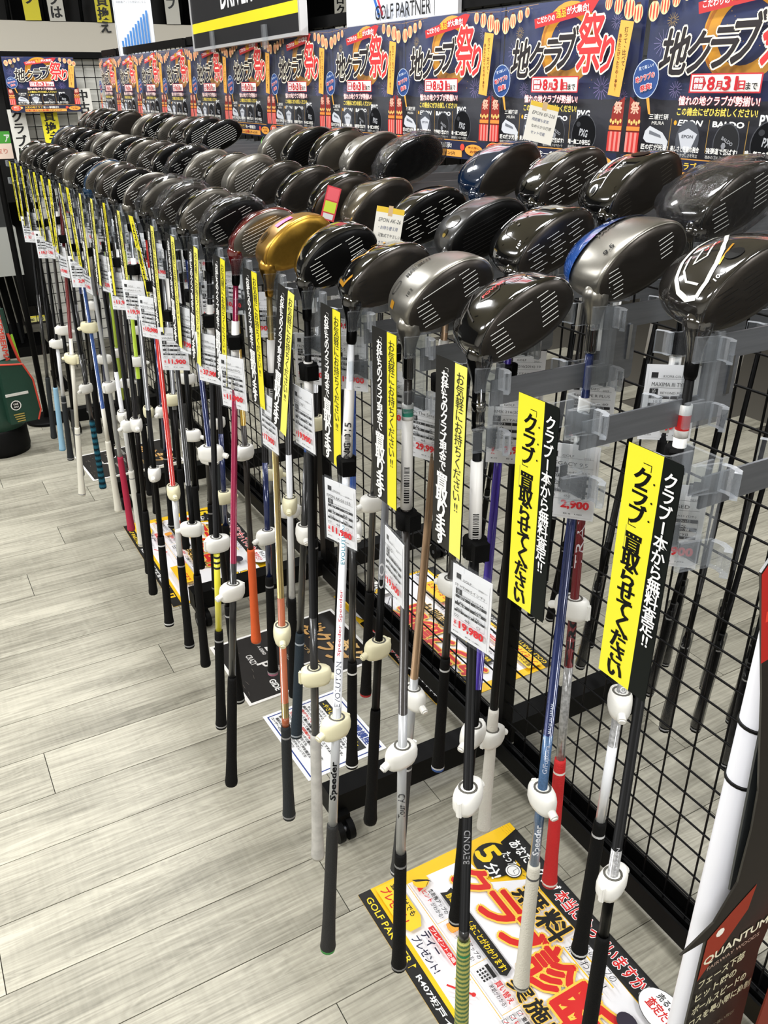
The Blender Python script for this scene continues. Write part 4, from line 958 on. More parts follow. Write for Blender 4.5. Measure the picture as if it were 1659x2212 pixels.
# ================================================================ SHEETS ON THE FLOOR
AW, AH = .627, .443
def promo():
    s = Sheet(.00008); W = AW; Hh = AH; E_ = 1.17
    def X(a): return a*W
    def Y_(b_): return b_*Hh
    YE = '#f4c41c'; K = '#141312'; RD = '#cf2320'; WH = '#eeedf0'
    s.rect(0, 0, X(E_), Hh, YE)
    s.poly([(X(.045), Y_(.10)), (X(.06), Y_(.63)), (X(.20), Y_(.66)), (X(.26), Y_(.85)), (X(.62), Y_(.87)), (X(.85), Y_(.86)), (X(E_-.02), Y_(.86)), (X(E_-.02), Y_(.10))], WH)
    s.rect(X(.0), 0, X(E_), Y_(.075), K)
    s.text('GOLF PARTNER', X(.03), Y_(.022), X(.30), Y_(.036), '#f4d02a', .01); s.line((X(.345), Y_(.018)), (X(.345), Y_(.062)), .0010, '#f4d02a'); s.poly([(X(.345), Y_(.062)), (X(.358), Y_(.052)), (X(.345), Y_(.044))], '#f4d02a')
    s.text('R407坂戸インドア練習場店', X(.385), Y_(.022), X(.50), Y_(.036), '#f0f0ee', .02)
    s.rect(X(.90), Y_(.012), X(.95), Y_(.065), '#f4c41c'); s.text('P', X(.915), Y_(.022), X(.02), Y_(.034), K, .03); s.rect(X(1.02), Y_(.012), X(1.07), Y_(.065), '#f4c41c'); s.text('1', X(1.037), Y_(.022), X(.012), Y_(.034), K, .03)
    s.poly([(X(.065), Y_(.865)), (X(.83), Y_(.865)), (X(.86), Y_(.90)), (X(.84), Y_(1.0)), (X(.04), Y_(1.0))], K)
    s.text('あなたのクラブ', X(.085), Y_(.895), X(.27), Y_(.075), '#f4f4f2', .02); s.text('本当に', X(.365), Y_(.893), X(.12), Y_(.082), RD, .03, .035); s.text('合っていますか?', X(.495), Y_(.893), X(.32), Y_(.082), RD, .03, .035)
    for i in range(6):
        for j in range(4): s.ell(X(.006+i*.008), Y_(.975-j*.016), .0010, .0010, '#b88a10', 6)
    s.ell(X(.125), Y_(.76), .052, .052, K, 28)
    s.text('たった', X(.115), Y_(.815), X(.075), Y_(.055), '#f4f4f2', .02, rot=-8); s.text('5', X(.062), Y_(.690), X(.058), Y_(.125), '#f2cf1e', .05); s.text('分!', X(.128), Y_(.685), X(.068), Y_(.070), '#f4f4f2', .03, rot=-10)
    s.ell(X(.205), Y_(.805), .021, .021, K, 20); s.ell(X(.205), Y_(.805), .0185, .0185, '#f6f6f4', 20); s.ring(X(.205), Y_(.805), .0150, .0150, .1, K, 20); s.line((X(.205), Y_(.805)), (X(.205), Y_(.835)), .0011, K); s.line((X(.205), Y_(.805)), (X(.220), Y_(.798)), .0011, K); s.rect(X(.200), Y_(.852), X(.210), Y_(.868), K)
    for a in (.5, .9, 1.3): s.line((X(.205)+.024*math.cos(a), Y_(.805)+.024*math.sin(a)), (X(.205)+.032*math.cos(a), Y_(.805)+.032*math.sin(a)), .0014, K)
    for ch, x, y, ww, hh in (('ク', .100, .480, .125, .185), ('ラ', .245, .500, .135, .185), ('ブ', .385, .500, .135, .200), ('診', .525, .485, .155, .230), ('断', .690, .470, .165, .245)):
        s.text(ch, X(x), Y_(y), X(ww), Y_(hh), RD, .045, .035, '#f4c44c'); 
    for ch, x, y in (('無', .285, .705), ('料', .415, .700)): s.text(ch, X(x), Y_(y), X(.115), Y_(.145), K, .035, .03, '#f0c04a')
    for ch, x in (('実', .565), ('施', .655), ('中', .750)): s.text(ch, X(x), Y_(.375), X(.078), Y_(.095), K, .035, .03, '#f0c04a')
    s.poly([(X(.155), Y_(.375)), (X(.53), Y_(.375)), (X(.545), Y_(.40)), (X(.53), Y_(.445)), (X(.155), Y_(.445)), (X(.165), Y_(.41))], K)
    s.text('診断するとこんなことがわかります!', X(.175), Y_(.390), X(.35), Y_(.040), '#f2cf1e', .025)
    s.poly([(X(.020), Y_(.215)), (X(.20), Y_(.215)), (X(.24), Y_(.185)), (X(.24), Y_(.12)), (X(.20), Y_(.09)), (X(.020), Y_(.09))], '#f5cc2c'); 
    s.text('査定だけでも', X(.035), Y_(.168), X(.155), Y_(.036), K, .03); s.text('プレゼント!', X(.035), Y_(.105), X(.165), Y_(.052), RD, .03)
    s.ell(X(.075), Y_(.325), .020, .020, '#f2c21c'); s.poly([(X(.055), Y_(.285)), (X(.07), Y_(.30)), (X(.085), Y_(.35)), (X(.098), Y_(.375)), (X(.082), Y_(.362)), (X(.064), Y_(.318))], K); s.line((X(.090), Y_(.36)), (X(.108), Y_(.33)), .0012, K); s.poly([(X(.095), Y_(.285)), (X(.108), Y_(.315)), (X(.115), Y_(.28))], RD)
    s.text('飛距離アップの', X(.125), Y_(.325), X(.12), Y_(.026), K, .02); s.text('ヒント', X(.118), Y_(.292), X(.055), Y_(.028), RD, .02); s.text('がわかる!', X(.180), Y_(.292), X(.07), Y_(.024), K, .01)
    for i in range(5): s.ell(X(.300), Y_(.305+.011*i), .014, .0055, '#f2a83c'); s.ring(X(.300), Y_(.305+.011*i), .014, .0055, .12, '#d8802c')
    s.text('価値', X(.335), Y_(.325), X(.045), Y_(.030), RD, .03); s.text('アップの', X(.385), Y_(.327), X(.065), Y_(.024), K, .02); s.text('サインがわかる!', X(.335), Y_(.292), X(.11), Y_(.024), K, .01)
    s.rect(X(.478), Y_(.335), X(.532), Y_(.355), K)
    for i in range(4):
        for j in range(3): s.rect(X(.482+i*.013), Y_(.283+j*.016), X(.490+i*.013), Y_(.293+j*.016), K)
    s.text('買い替え', X(.548), Y_(.322), X(.085), Y_(.034), RD, .03); s.text('時期がわかる!', X(.548), Y_(.288), X(.085), Y_(.024), K, .01)
    for x in (.265, .46, .65): s.rect(X(x), Y_(.26), X(x+.002), Y_(.37), '#e8b830')
    s.rect(X(.05), Y_(.245), X(.66), Y_(.249), '#e8b830')
    s.rect(X(.262), Y_(.205), X(.43), Y_(.235), RD); s.text('プレゼント企画', X(.27), Y_(.209), X(.15), Y_(.021), '#f8e8e4', .02)
    s.text('ティー', X(.268), Y_(.150), X(.10), Y_(.048), '#1d1c38', .03); s.text('プレゼント!', X(.268), Y_(.098), X(.155), Y_(.045), '#1d1c38', .02)
    s.line((X(.475), Y_(.12)), (X(.545), Y_(.20)), .0045, '#d02828'); s.ell(X(.548), Y_(.204), .005, .005, '#d02828', 10); s.line((X(.50), Y_(.10)), (X(.56), Y_(.165)), .0035, '#f2f0ea'); s.line((X(.47), Y_(.17)), (X(.50), Y_(.235)), .0035, '#e8c048')
    for i, t in enumerate(('重量が合っている', '硬さが合っている', '長さが合っている')):
        y = .325-i*.042; s.rect(X(.665), Y_(y), X(.682), Y_(y+.024), '#5a5a5a'); s.rect(X(.667), Y_(y+.003), X(.680), Y_(y+.021), WH); s.line((X(.669), Y_(y+.012)), (X(.673), Y_(y+.006)), .0012, RD); s.line((X(.673), Y_(y+.006)), (X(.683), Y_(y+.026)), .0012, RD); s.text(t, X(.69), Y_(y), X(.13), Y_(.024), K if i != 1 else RD, .02)
    s.text('あなたのクラブの', X(.545), Y_(.805), X(.20), Y_(.042), '#2a2a2a', 0, shear=.1); s.text('点がわかる!', X(.565), Y_(.735), X(.18), Y_(.045), '#2a2a2a', 0, shear=.1)
    s.rect(X(.55), Y_(.790), X(.76), Y_(.797), YE); s.rect(X(.56), Y_(.722), X(.76), Y_(.729), YE)
    s.ell(X(.900), Y_(.91), .056, .042, '#3a3a3a', 24); s.ell(X(.900), Y_(.91), .0545, .0405, '#f6f6f6', 24); s.text('売るより', X(.852), Y_(.935), X(.09), Y_(.038), K, .03); s.text('査定だけ', X(.845), Y_(.870), X(.11), Y_(.055), RD, .03)
    s.ell(X(.870), Y_(.73), .024, .019, '#2c2634', 18); s.line((X(.885), Y_(.71)), (X(.96), Y_(.62)), .003, '#55505c'); s.poly([(X(.76), Y_(.15)), (X(.99), Y_(.15)), (X(.99), Y_(.30)), (X(.76), Y_(.30))], YE); s.text('スタッフまで', X(.78), Y_(.20), X(.19), Y_(.055), RD, .03)
    s.text('お気軽に!', X(1.02), Y_(.20), X(.12), Y_(.055), K, .03); s.poly([(X(1.0), Y_(.42)), (X(1.15), Y_(.42)), (X(1.15), Y_(.84)), (X(1.0), Y_(.84))], '#f6f4ee'); s.text('5', X(1.03), Y_(.62), X(.04), Y_(.10), YE, .05, .03, K); s.text('分', X(1.08), Y_(.62), X(.05), Y_(.08), K, .03)
    return s.mesh('promo_print')
prm = promo()
def floor_sheet(name, mesh, w, h, org, right, lab, z=.0016, edge='#f2efe8', grp=None):
    o = empty(name); upv = Vector((0, 0, 1)).cross(Vector(right)); o.matrix_world = frame((org[0], org[1], z), right, upv)
    b = B(); n = 6; b.box((0, 0, -.0013), (w, h, -.00001), P(edge)); link('sheet', b.fix('sheet'), o); link('sheet_print', mesh, o)
    tag(o, lab, 'leaflet', grp); return o
floor_sheet('promotion_sheet', prm, AW*1.17, AH, (.611, 1.225), (0, -1, 0), 'large yellow, red and white promotion sheet lying on the floor in the foreground', edge='#f4c41c')
floor_sheet('promotion_sheet', prm, AW*1.17, AH, (.600, 3.385), (0, -1, 0), 'yellow and red promotion sheet on the floor farther down the aisle', edge='#f4c41c')
floor_sheet('promotion_sheet', prm, AW*1.17, AH, (1.585, 1.69), (0, 1, 0), 'yellow promotion sheet on the floor under the far side of the rack, upside down', edge='#f4c41c')
def info():
    s = Sheet(.00008); w, h = .31, .25
    s.rect(.004, .004, w-.004, h-.004, '#f4f4f4'); BL = '#23408c'
    for a in ((.010, .010, w-.010, .014), (.010, h-.014, w-.010, h-.010), (.010, .010, .014, h-.010), (w-.014, .010, w-.010, h-.010)): s.rect(*a, BL)
    s.text('豆知識講座', .12, h-.045, .15, .026, BL, .04); s.rect(.03, h-.078, w-.03, h-.050, '#141414'); s.text('~やさしいとは何がやさしい~', .04, h-.073, w-.09, .018, '#f0d430', .03)
    T = ['やさしいクラブという言葉をよく耳にしますが、', '万人向けでやさしいっていうクラブがあって、', 'やさしいっていったい何がやさしいのか?', '曲がりづらいってことです。もちろん飛びます。', '1.曲がりにくい', 'これって重心距離が長いってことですよね?', '曲がりにくいって着弾位置にあって、', '芯をはずしても飛距離が落ちにくい', 'プロチュアは毎日広いから重心が必要不可欠', 'でもどんなに飛距離が落ちても', '第一クラブハンデは、なんて声を聞きませんか?', '最初は飛んでくれた方がやさしいです', 'ユーザーの良いとこをぜひ!']
    for i, t in enumerate(T):
        y = h-.092-i*.0118; s.text(t, .022+(i % 3)*.004, y, min(w-.06, .0115*len(t)), .0092, '#d23a2c' if i in (4, 7) else '#1c1c1c', .03)
    return s.mesh('info_print')
floor_sheet('information_sheet', info(), .31, .25, (.655, 1.925), (.03, -1, 0), 'white leaflet with blue border and rows of black text on the floor', edge='#fafafa')
def brandsheet(seed):
    s = Sheet(.00008); w, h = .355, .465; s.rect(0, 0, w, h, '#eceae6'); s.rect(.010, .010, w-.010, h-.010, '#1c1917'); rg = random.Random(seed)
    s.text('A GRIND', .08, .14, .055, .012, '#d8d6d2', .02); s.poly([(.095, .16), (.12, .16), (.125, .175), (.105, .185)], '#e8e6e2'); s.text('CRAZY', .11, .085, .06, .020, '#d8d6d2', .03); s.text('P', .17, .10, .03, .040, '#e0dedA'[:7].lower(), .02); s.text('GIDE', .27, .10, .06, .020, '#f0efec', .04)
    s.ell(.06, .15, .012, .012, '#57514c'); s.text('BALDO', .04, .22, .07, .015, '#b8b4ae', .03, rot=0); s.text('muziik', .16, .20, .08, .016, '#8d8880', .01); s.text('MYSTERY', .26, .19, .07, .012, '#b8b4ae', .02); s.text('ROMARO', .20, .15, .07, .012, '#a09a92', .02); s.text('121', .25, .235, .06, .024, '#e4e2de', .04)
    s.text('地クラブ', .05, .315, .25, .075, '#c79a5c', .05, rot=0, shear=.2); s.text('祭り', .20, .385, .12, .055, '#e0b878', .04, shear=.2); s.text('人気の地クラブを多数展示', .05, .27, .24, .016, '#a88c5c', .02)
    for i in range(12): x = rg.uniform(.03, .32); y = rg.uniform(.02, .08); s.line((x, y), (x+.02, y+rg.uniform(-.004, .004)), .0012, '#6c655c')
    return s.mesh('brand_print')
bs = brandsheet(1)
floor_sheet('brand_sheet', bs, .355, .465, (.632, 2.345), (.02, -1, 0), 'black leaflet with silver logos on the floor beside the white one', z=.0020)
floor_sheet('brand_sheet', bs, .355, .465, (.575, 4.29), (.05, -1, 0), 'black leaflet on the floor near the far castor, behind the white grips', z=.0020)

# ================================================================ HANDWRITTEN CARDS AND STICKERS
def note(o, ru, uu, w, h, lines, lab, top='#f0c93a'):
    s = Sheet(.00008); s.rect(0, 0, w, h, '#f3f0e6'); s.rect(0, h*.88, w, h, top); s.rect(w*.42, h*.82, w*.58, h*1.04, '#d9b98c')
    for i, t in enumerate(lines): s.text(t, w*(.12+.03*i), h*(.68-.165*i), w*min(.8, .10*len(t)), h*.085, '#30303a' if i % 2 == 0 else '#3a4a7a', 0, shear=.15)
    e = empty('note_card'); e.matrix_world = frame(o, ru, uu); b = B(); b.box((0, 0, -.0006), (w, h, -.00001), P('#f3f0e6')); link('card', b.fix('card'), e); link('handwriting', s.mesh('handwriting'), e); tag(e, lab, 'note')
note((.589, 1.085, 1.492), (1, -.15, -.02), (.42, 0, 1), .040, .062, ['EPON AK-26', '・お持ち替え用', '可動式でやさしい', 'クラブ人気です', 'レーダー'], 'handwritten white card with yellow top propped between the black drivers of the middle row')
note((.832, 1.065, 1.632), (1, -.1, 0), (.55, 0, 1), .044, .052, ['EPON EF-220', '飛距離も安定', 'なめらかな打感', 'セット可能'], 'handwritten card standing on a back row driver in front of the festival posters')
b = B(); b.box((0, 0, -.0005), (.022, .050, 0), P('#d23c48')); b.box((.002, .012, 0), (.020, .028, .0003), P('#c8dc3c')); b.box((.003, .002, 0), (.019, .010, .0003), P('#d8d8d8')); b.box((.002, .030, 0), (.020, .048, .0003), P('#e8606a'))
o = b.obj('price_sticker'); o.matrix_world = frame((.583, 1.235, 1.520), (1, -.25, -.3), (.35, 0, 1)); tag(o, 'small red and yellow sticker beside the bronze driver of the middle row', 'sticker')
b = B(); sole_strip(b, [(.050, .030), (.078, .026)], .014, P('#e85aa8'), .0012, 6); hd = [c for c in clubs[0, 6][0].children if c.name.startswith('head')][0]
o = link('pink_sticker', b.mesh('pink_sticker'), hd); o['label'] = 'pink paper sticker'

# ================================================================ SIGNS ABOVE THE RACK
def sign(name, o, ru, uu, w, h, t, draw, lab, cat='sign', rim='#d8d8d8', depth=.018):
    s = Sheet(.0002); draw(s, w, h); e = empty(name); e.matrix_world = frame(o, ru, uu)
    b = B(); b.box((0, 0, -depth), (w, h, -.0001), P('#141414')); link('panel', b.fix('panel'), e); link('sign_print', s.mesh('sign_print'), e)
    b = B()
    for a, c in (((-t, -t), (w+t, 0)), ((-t, h), (w+t, h+t)), ((-t, 0), (0, h)), ((w, 0), (w+t, h))): b.box((a[0], a[1], -depth-.002), (c[0], c[1], .003), mat('sign_rim_'+rim.strip('#'), rim, .35, .4))
    link('sign_frame', b.fix('sign_frame'), e); tag(e, lab, cat); return e
def d1(s, w, h):
    s.rect(0, 0, w, h, '#17171a'); s.rect(0, h*.15, w, h*.25, '#f2e022'); s.text('DRIVER', w*.34, h*.33, w*.30, h*.24, '#f4f4f4', .03); s.text('ドライバー', w*.26, h*.68, w*.48, h*.18, '#f4f4f4', .03)
sg = sign('driver_sign', (1.100, 3.32, 1.825), (0, -1, .022), (0, 0, 1), .93, .30, .009, d1, 'black category sign with a yellow stripe and white lettering above the rack')
for y in (3.10, 2.63):
    b = B(); b.box((1.090, y-.018, 1.812), (1.095, y+.018, 1.872), CLEAR); b.box((1.090, y-.012, 1.808), (1.145, y+.012, 1.816), CLEAR); o = b.obj('sign_clip', sg); o.matrix_parent_inverse = sg.matrix_world.inverted()
def d2(s, w, h):
    s.rect(0, 0, w, h, '#f2f3f7'); s.poly([(0, h), (0, h*.75), (w*.34, 0), (w*.62, 0), (w*.30, h)], '#dfe4f0'); s.line((w*.02, h*.62), (w*.30, -.0+h*.02), .016, '#c9d2e4'); s.line((w*.07, h*.60), (w*.33, h*.03), .010, '#2c64b4'); s.line((w*.16, h*.45), (w*.36, h*.04), .008, '#c8384c')
    s.text('毎日開催', w*.30, h*.55, w*.62, h*.30, '#e03a50', .05, .05, '#fbe4e4'); s.text('1本', w*.16, h*.19, w*.14, h*.20, '#d8344a', .04, .04); s.text('220円OFF', w*.34, h*.16, w*.56, h*.26, '#e03a50', .05, .05, '#f8d4d8')
    s.text('GOLF PARTNER', w*.30, h*.012, w*.50, h*.085, '#18181a', .008); s.line((w*.83, h*.0), (w*.83, h*.15), .0025, '#18181a'); s.line((w*.83, h*.15), (w*.865, h*.11), .002, '#18181a'); s.line((w*.865, h*.11), (w*.83, h*.08), .002, '#18181a')
sign('campaign_sign', (1.138, 2.20, 1.838), (0, -1, 0), (0, 0, 1), .50, .36, .003, d2, 'white campaign board with red and black lettering behind the posters', rim='#e8e8ea', depth=.004)
b = B(); b.box((1.19, 1.745, 1.86), (1.21, 1.765, 2.3), mat('pole_ivory', '#cfcabc', .4)); b.box((1.185, 1.60, 1.87), (1.215, 1.70, 2.3), BLACKM); o = b.obj('sign_post'); tag(o, 'ivory and black sign post behind the top of the posters', 'post')
def d3(s, w, h):
    s.rect(0, 0, w, h, '#eef1f6'); s.poly([(w*.02, h*.86), (w*.9, h*.97), (w*.9, h*.93), (w*.02, h*.80)], '#58a83c'); s.poly([(w*.02, h*.86), (w*.42, h*.91), (w*.42, h*.86), (w*.02, h*.80)], '#f0a83c')
    s.text('飛距離アップの目安はこちら', w*.08, h*.70, w*.8, h*.035, '#8a8e96', 0)
    for i in range(10): x = .10+.082*i; s.rect(w*x, h*.05, w*(x+.055), h*(.20+.045*i), '#4888d0'); s.rect(w*x, h*.05, w*(x+.055), h*.12, '#8c9aac')
sign('chart_board', (1.132, 4.52, 1.838), (1, -.35, 0), (-.02, 0, 1), .165, .30, .003, d3, 'white board with a rising blue bar chart above the far posters', rim='#dfe3ea', depth=.004)

# ================================================================ FAR END OF THE SHOP
CRM = mat('cream_fascia', '#ded8ca', .55)
sh = tag(empty('wall_shelving', (1.0, 7.0, 0)), 'tall dark wall shelving with cream fascia board across the back of the shop', 'shelving')
def SHp(b, n): o = b.obj(n, sh); o.matrix_parent_inverse = Matrix.Translation((-1.0, -7.0, 0)); return o
b = B(); b.box((-.15, 7.0, 1.915), (2.36, 7.04, 2.118), CRM); SHp(b, 'fascia')
b = B(); b.box((-.15, 7.041, 2.0), (4.6, 7.6, 2.03), mat('dark_shelf', '#191816', .6)); SHp(b, 'shelf')
b = B(); b.box((-.15, 7.6, .9), (4.6, 7.64, 3.0), DARKW); SHp(b, 'back_panel')
for x in (-.15, 1.15, 2.36, 3.5): b = B(); b.box((x, 7.05, .03), (x+.04, 7.6, 3.0), BLACKM); SHp(b, 'side_post')
WT = [(1.14, 0, '買換え'), (1.30, 1, '中古クラブは'), (1.62, 0, 'クラブの買換え'), (2.12, 1, '中古クラブ'), (2.40, 0, 'クラブの'), (2.72, 0, '安心の品質'), (3.02, 1, '中古クラブ'), (3.50, 1, '中古クラブは')]
for i, (x, c, t) in enumerate(WT):
    s = Sheet(.0004); w_, h_ = .105, .52; s.rect(0, 0, w_, h_, '#ecdf2e' if c == 0 else '#d8d6cc'); s.vtext(t+'ラブ' if len(t) < 4 else t, w_/2, h_*.97, .082, '#141414', 1.0, .03)
    o = empty('hanging_banner'); o.matrix_world = frame((x, 6.985, 2.119 if x < 2.3 else 1.95), (1, 0, 0), (-.04, 0, 1)); b = B(); b.box((0, 0, -.003), (w_, h_, -.0002), P('#c8c4b8')); link('banner_card', b.fix('banner_card'), o); link('banner_print', s.mesh('banner_print'), o)
    tag(o, '%s strip banner on the back shelving, %s from the left' % ('yellow' if c == 0 else 'pale', ORD[i]), 'banner', 'strip banners on the back shelving')
rnb = random.Random(9)
for i in range(26):
    x = -.05+i*.125; b = B(); z0 = 2.16+rnb.uniform(-.02, .02)
    b.tube((x, 7.25, z0), (x+.05, 7.32, 2.95), .010, SH['smoke'], 6); b.lathe([(.013, z0-.03), (.011, z0+.2)], RUB, 6, x, 7.25)
    tag(b.obj('shelved_club'), 'dim club shaft on the dark upper shelf at the back, %s from the left' % ORD[i], 'golf club', 'clubs on the dark upper shelf')
# cross rack closing the aisle
cr = tag(empty('cross_rack', (.76, 5.56, 0)), 'black framed grid panel with pale backing across the far end of the aisle', 'rack')
def CR(b, n): o = b.obj(n, cr, fix=(n != 'wire_grid')); o.matrix_parent_inverse = Matrix.Translation((-.76, -5.56, 0)); return o
for x in (.745, 1.98): b = B(); b.box((x-.018, 5.545, .0), (x+.018, 5.585, 1.885), BLACKM); CR(b, 'upright')
b = B(); b.box((.763, 5.55, 1.855), (1.962, 5.58, 1.885), BLACKM); CR(b, 'top_rail'); b = B(); b.box((.72, 5.40, .015), (.77, 5.75, .05), BLACKM); CR(b, 'foot')
b = B(); b.box((.763, 5.60, .25), (1.962, 5.61, 1.85), mat('pale_backing', '#b9b8b0', .6)); CR(b, 'backing_panel'); b = B()
for i in range(19): b.tube((.80+i*.0622, 5.56, .1), (.80+i*.0622, 5.56, 1.85), .0024, WIREM, 5, cap=False)
for i in range(28): b.tube((.763, 5.565, .14+i*.0622), (1.962, 5.565, .14+i*.0622), .0024, WIREM, 5, cap=False)
CR(b, 'wire_grid')['kind'] = 'stuff'
for i, (x, z0, hh, c, t) in enumerate(((.725, 1.33, .27, 1, 'クラブは'), (.895, 1.36, .24, 0, '買換え'), (1.095, 1.46, .24, 1, '中古クラ'))):
    s = Sheet(.0003); s.rect(0, 0, .092, hh, '#ecdf2e' if c == 0 else '#d4d2ca'); s.vtext(t, .046, hh*.98, .062, '#141414', 1.0, .03)
    o = empty('strip_banner'); o.matrix_world = frame((x, 5.50, z0), (1, 0, 0), (-.05, 0, 1)); b = B(); b.box((0, 0, -.002), (.092, hh, -.0002), P('#c8c4b8')); link('banner_card', b.fix('banner_card'), o); link('banner_print', s.mesh('banner_print'), o)
    tag(o, '%s strip banner with black characters hanging under the far left poster' % ('left pale', 'yellow', 'right pale')[i], 'banner', 'strip banners on the cross rack')
# cabinet and low display at the far left
cb = tag(empty('grey_cabinet', (.1, 6.3, 0)), 'black display cabinet with a pale grey band at the far left', 'cabinet')
def CB(b, n): o = b.obj(n, cb); o.matrix_parent_inverse = Matrix.Translation((-.1, -6.3, 0)); return o
b = B(); b.box((-.8, 6.3, .89), (.715, 6.75, 1.30), mat('charcoal_panel', '#2b2c2b', .5)); CB(b, 'upper_panel')
b = B(); b.box((-.8, 6.26, .58), (.735, 6.75, .888), mat('pale_grey_band', '#a9aaa4', .5)); CB(b, 'counter_band')
b = B(); b.box((-.8, 6.6, .04), (.70, 6.75, .578), mat('black_recess', '#060606', .7)); CB(b, 'recess')
b = B(); b.box((-.8, 6.35, .0), (.82, 6.75, .07), BLACKM); CB(b, 'plinth')
s = Sheet(.0004); s.rect(0, 0, .16, .16, '#f3dccb'); s.rect(0, .09, .16, .16, '#4ca03c'); s.text('ア', .125, .10, .03, .04, '#f4f4f0', .04); s.text('下取り', .02, .03, .11, .03, '#d88a7a', .01)
o = empty('shelf_sign'); o.matrix_world = frame((.65, 6.28, 1.302), (1, 0, 0), (0, 0, 1)); link('sign_print', s.mesh('sign_print'), o); b = B(); b.box((0, 0, -.004), (.16, .16, -.0002), P('#dcd8d0')); link('sign_card', b.fix('sign_card'), o); tag(o, 'green and cream sign standing on the charcoal cabinet', 'sign')
for i in range(8):
    x = .30+i*.055; b = B(); b.tube((x+.03, 6.45, .075), (x, 6.50, .57), .007, CHR, 6); b.tube((x+.03, 6.45, .075), (x+.024, 6.46, .22), .012, RUB, 8)
    tag(b.obj('shelved_club'), 'steel shafted club in the dark bay under the cabinet, %s from the left' % ORD[i], 'golf club', 'clubs under the cabinet')
for i, x in enumerate((.70, .76)):
    s = Sheet(.0003); s.rect(0, 0, .055, .045, '#f0ec9a'); s.rect(0, .035, .055, .045, '#ecd82c'); s.text('980', .01, .008, .03, .02, '#1c1c1c', .03); o = empty('shelf_label'); o.matrix_world = frame((x, 6.24, .262), (1, 0, 0), (0, -.3, 1))
    link('label_print', s.mesh('label_print'), o); b = B(); b.box((0, 0, -.002), (.055, .045, -.0001), P('#f0ec9a')); b.box((.024, .0, -.262), (.028, .004, -.002), BLACKM); link('label_card', b.fix('label_card'), o); tag(o, 'yellow and cream shelf label low beside the cabinet, %s one' % ('left', 'right')[i], 'label', 'shelf labels')
# floor stand pole
b0 = empty('sign_stand', (.552, 4.93, 0)); tag(b0, 'black round-based floor stand with a tall thin pole beside the golf bag', 'stand')
b = B(); b.lathe([(.112, .0), (.115, .004), (.115, .014), (.108, .02), (.02, .024)], BLACKM, 32); b.obj('base', b0)
b = B(); b.tube((0, 0, .022), (0, 0, 1.36), .0155, BLACKM, 12); b.obj('pole', b0); b = B(); b.tube((-.01, 0, 1.36), (.01, 0, 1.36), .020, BLACKM, 10); b.obj('joint', b0)
b = B(); b.tube((-.004, .012, 1.37), (-.22, .10, 1.62), .005, BLACKM, 8); b.obj('sign_arm', b0)
# golf bag
gb = tag(empty('golf_bag', (.275, 4.57, 0)), 'green and white golf bag with red piping standing at the left edge', 'golf bag')
GRN = mat('bag_green', '#12382a', .5, noise=.2, scale=40); BWH = mat('bag_white_mesh', '#cdcbc4', .7, bump=.6, scale=260); BRD = mat('bag_red_piping', '#c8402e', .5); BK = mat('bag_black', '#0c0c0c', .6)
b = B(); b.lathe([(.128, .0), (.135, .03), (.132, .13), (.126, .14)], BK, 28, ex=1, ey=.9); b.obj('base', gb)
b = B(); b.lathe([(.126, .14), (.124, .2), (.118, .5), (.122, .78)], [GRN, GRN, BWH], 28, ex=1, ey=.9); b.obj('body', gb)
b = B(); b.lathe([(.126, .775), (.132, .79), (.132, .835), (.120, .845), (.100, .82)], BK, 28, ex=1, ey=.9); b.obj('top_cuff', gb)
b = B(); pts = [(.02, .19), (.155, .19), (.175, .24), (.165, .40), (.13, .485), (.02, .50)]; b.prism([(x, z) for x, z in pts], 'y', -.175, -.09, GRN); pk = b.obj('pocket', gb)
b = B()
for i in range(len(pts)-1):
    if i in (0,): continue
    b.tube((pts[i][0], -.177, pts[i][1]), (pts[i+1][0], -.177, pts[i+1][1]), .0045, BRD, 8)
b.obj('piping', pk); b = B(); b.box((.02, -.180, .335), (.13, -.1755, .348), BWH); b.obj('zip', pk)
b = B(); b.tube((.118, -.06, .62), (.150, -.07, .45), .007, BRD, 8); b.tube((.150, -.07, .45), (.158, -.10, .30), .008, BRD, 8); b.tube((.112, -.06, .74), (.118, -.06, .62), .010, GRN, 8); b.obj('strap', gb)
b = B(); b.tube((.140, -.03, .60), (.155, -.04, .42), .003, P('#a8e03c'), 6); b.tube((.148, -.02, .60), (.163, -.03, .42), .003, P('#a8e03c'), 6); b.obj('reflective_cord', gb)
s = Sheet(.0003); s.text('DECEMBERMAY', 0, 0, .30, .026, '#c8402e', .04); o = link('lettering', s.mesh('lettering'), gb); o.matrix_local = frame((.083, -.0905, .76), (.02, 0, -1), (.75, -.45, 0)) @ Matrix.Translation((0, -.013, .006))
s = Sheet(.0003); s.ell(.0, 0, .026, .026, '#e8e6e0', 12); s.ell(0, 0, .021, .021, '#101512', 12); s.text('ONE', -.012, .002, .024, .010, '#e8e6e0', .02); s.text('GOLF', -.012, -.012, .024, .009, '#e8e6e0', .02)
for i in range(4): s.rect(-.02+.004*i, -.050-.012*i, .032, -.044-.012*i, '#a8924a')
o = link('badge', s.mesh('badge'), pk); o.matrix_local = frame((.060, -.1765, .285), (1, 0, 0), (0, 0, 1))
o = gb; o.rotation_euler = (0, 0, .15)

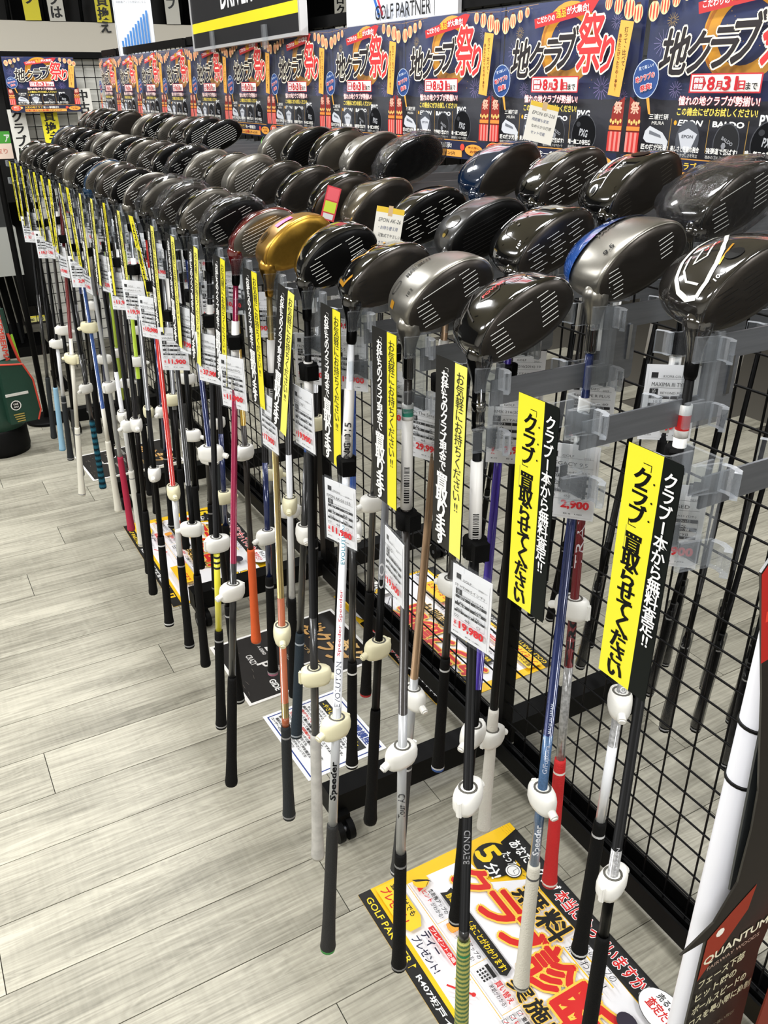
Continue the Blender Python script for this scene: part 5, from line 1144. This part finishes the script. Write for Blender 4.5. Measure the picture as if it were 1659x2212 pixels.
# ================================================================ STANDEE IN THE RIGHT FOREGROUND
st = tag(empty('display_standee', (.350, .212, 0)), 'white pole standee with dark red and black printed panels at the right edge', 'display stand')
b = B(); b.lathe([(.0094, .02), (.0094, 1.62), (.008, 1.625)], mat('white_tube', '#e8e9f0', .3), 24); b.obj('pole', st)
b = B(); b.lathe([(.16, 0), (.16, .012), (.02, .022)], BLACKM, 32); b.obj('base', st)
TIE = mat('black_cable_tie', '#0b0b0b', .4)
for z in (1.392, 1.352):
    b = B(); b.lathe([(.0095, z-.0010), (.0104, z-.0010), (.0104, z+.0010), (.0095, z+.0010)], TIE, 20); b.box((.0080, -.0105, z-.0022), (.0120, -.0055, z+.0022), TIE); o = b.obj('cable_tie', st); o.rotation_euler = (math.radians(-14), math.radians(-10), 0); o.location = (0, z*math.sin(math.radians(-14)), 0)
    o.location = (0, 0, 0); o.rotation_euler = (0, 0, 0)

SPX, SPY = .350, .212
pan = [(.290, 1.515), (.296, 1.523), (.42, 1.54), (.42, 1.33), (.392, 1.285), (.380, 1.24), (.375, 1.215), (.382, 1.10), (.318, 1.10), (.317, 1.185), (.316, 1.262), (.296, 1.263), (.320, 1.275), (.333, 1.300), (.333, 1.340), (.330, 1.370), (.312, 1.441)]
b = B(); b.prism([(x-SPX, z) for x, z in pan][::-1], 'y', .190-SPY, .1912-SPY, P('#1d1a16', .25)); pn = b.obj('printed_panel', st)
b = B(); b.prism([(x-SPX, z) for x, z in [(.333, 1.29), (.40, 1.29), (.40, 1.47), (.325, 1.47), (.322, 1.44)]], 'y', .1935-SPY, .1948-SPY, P('#2c2f30', .3)); b.obj('backing_panel', st)
s = Sheet(.00006)
def PX(x, z): return (x, z)
s.poly([(.2905, 1.514), (.297, 1.5225), (.419, 1.539), (.419, 1.455), (.36, 1.470), (.305, 1.462)], '#b02018'); s.poly([(.300, 1.492), (.419, 1.503), (.419, 1.497), (.301, 1.486)], '#e0402c'); s.poly([(.345, 1.348), (.372, 1.356), (.378, 1.352), (.35, 1.338)], '#b83a20')
s.poly([(.3175, 1.262), (.335, 1.276), (.352, 1.288), (.350, 1.268), (.3175, 1.225)], '#8e2e1a'); s.ell(.328, 1.262, .0035, .0035, '#f0ece0', 8)
s.text('QUANTUM', .3195, 1.2365, .055, .0080, '#e6e0c6', .03, rot=3); s.text('FAIRWAY WOODS', .324, 1.2305, .045, .0035, '#b89a88', 0, rot=3)
for i, t in enumerate(('フェース下部', 'ヒット時の', 'ボールスピードの', 'ロスを最小限に抑制')): s.text(t, .3195, 1.216-.0125*i, (.040, .036, .048, .055)[i], .0082, '#c9c3a2', .02, rot=2)
s.text('ミスヒットに強い飛び', .325, 1.160, .040, .004, '#7a745c', 0)
s.text('Q', .372, 1.432, .02, .03, '#e8e4dc', .02); s.text('さらに進化した', .372, 1.395, .045, .012, '#e8e4dc', .02)
for i in range(4): s.text('最大飛距離の新しい基準', .375, 1.355-.012*i, .045, .006, '#8d8878', .01)
o = link('panel_print', s.mesh('panel_print'), pn); o['kind'] = 'stuff'; o.matrix_local = Matrix.Translation((-SPX, .190-SPY-.00004, 0)) @ frame((0, 0, 0), (1, 0, 0), (0, 0, 1))
b = B(); b.prism([(x-SPX, z) for x, z in [(.374, 1.205), (.43, 1.26), (.43, 1.0), (.364, 1.0)]], 'y', .176-SPY, .1772-SPY, P('#7c2c1c', .4)); b.obj('red_card', st)
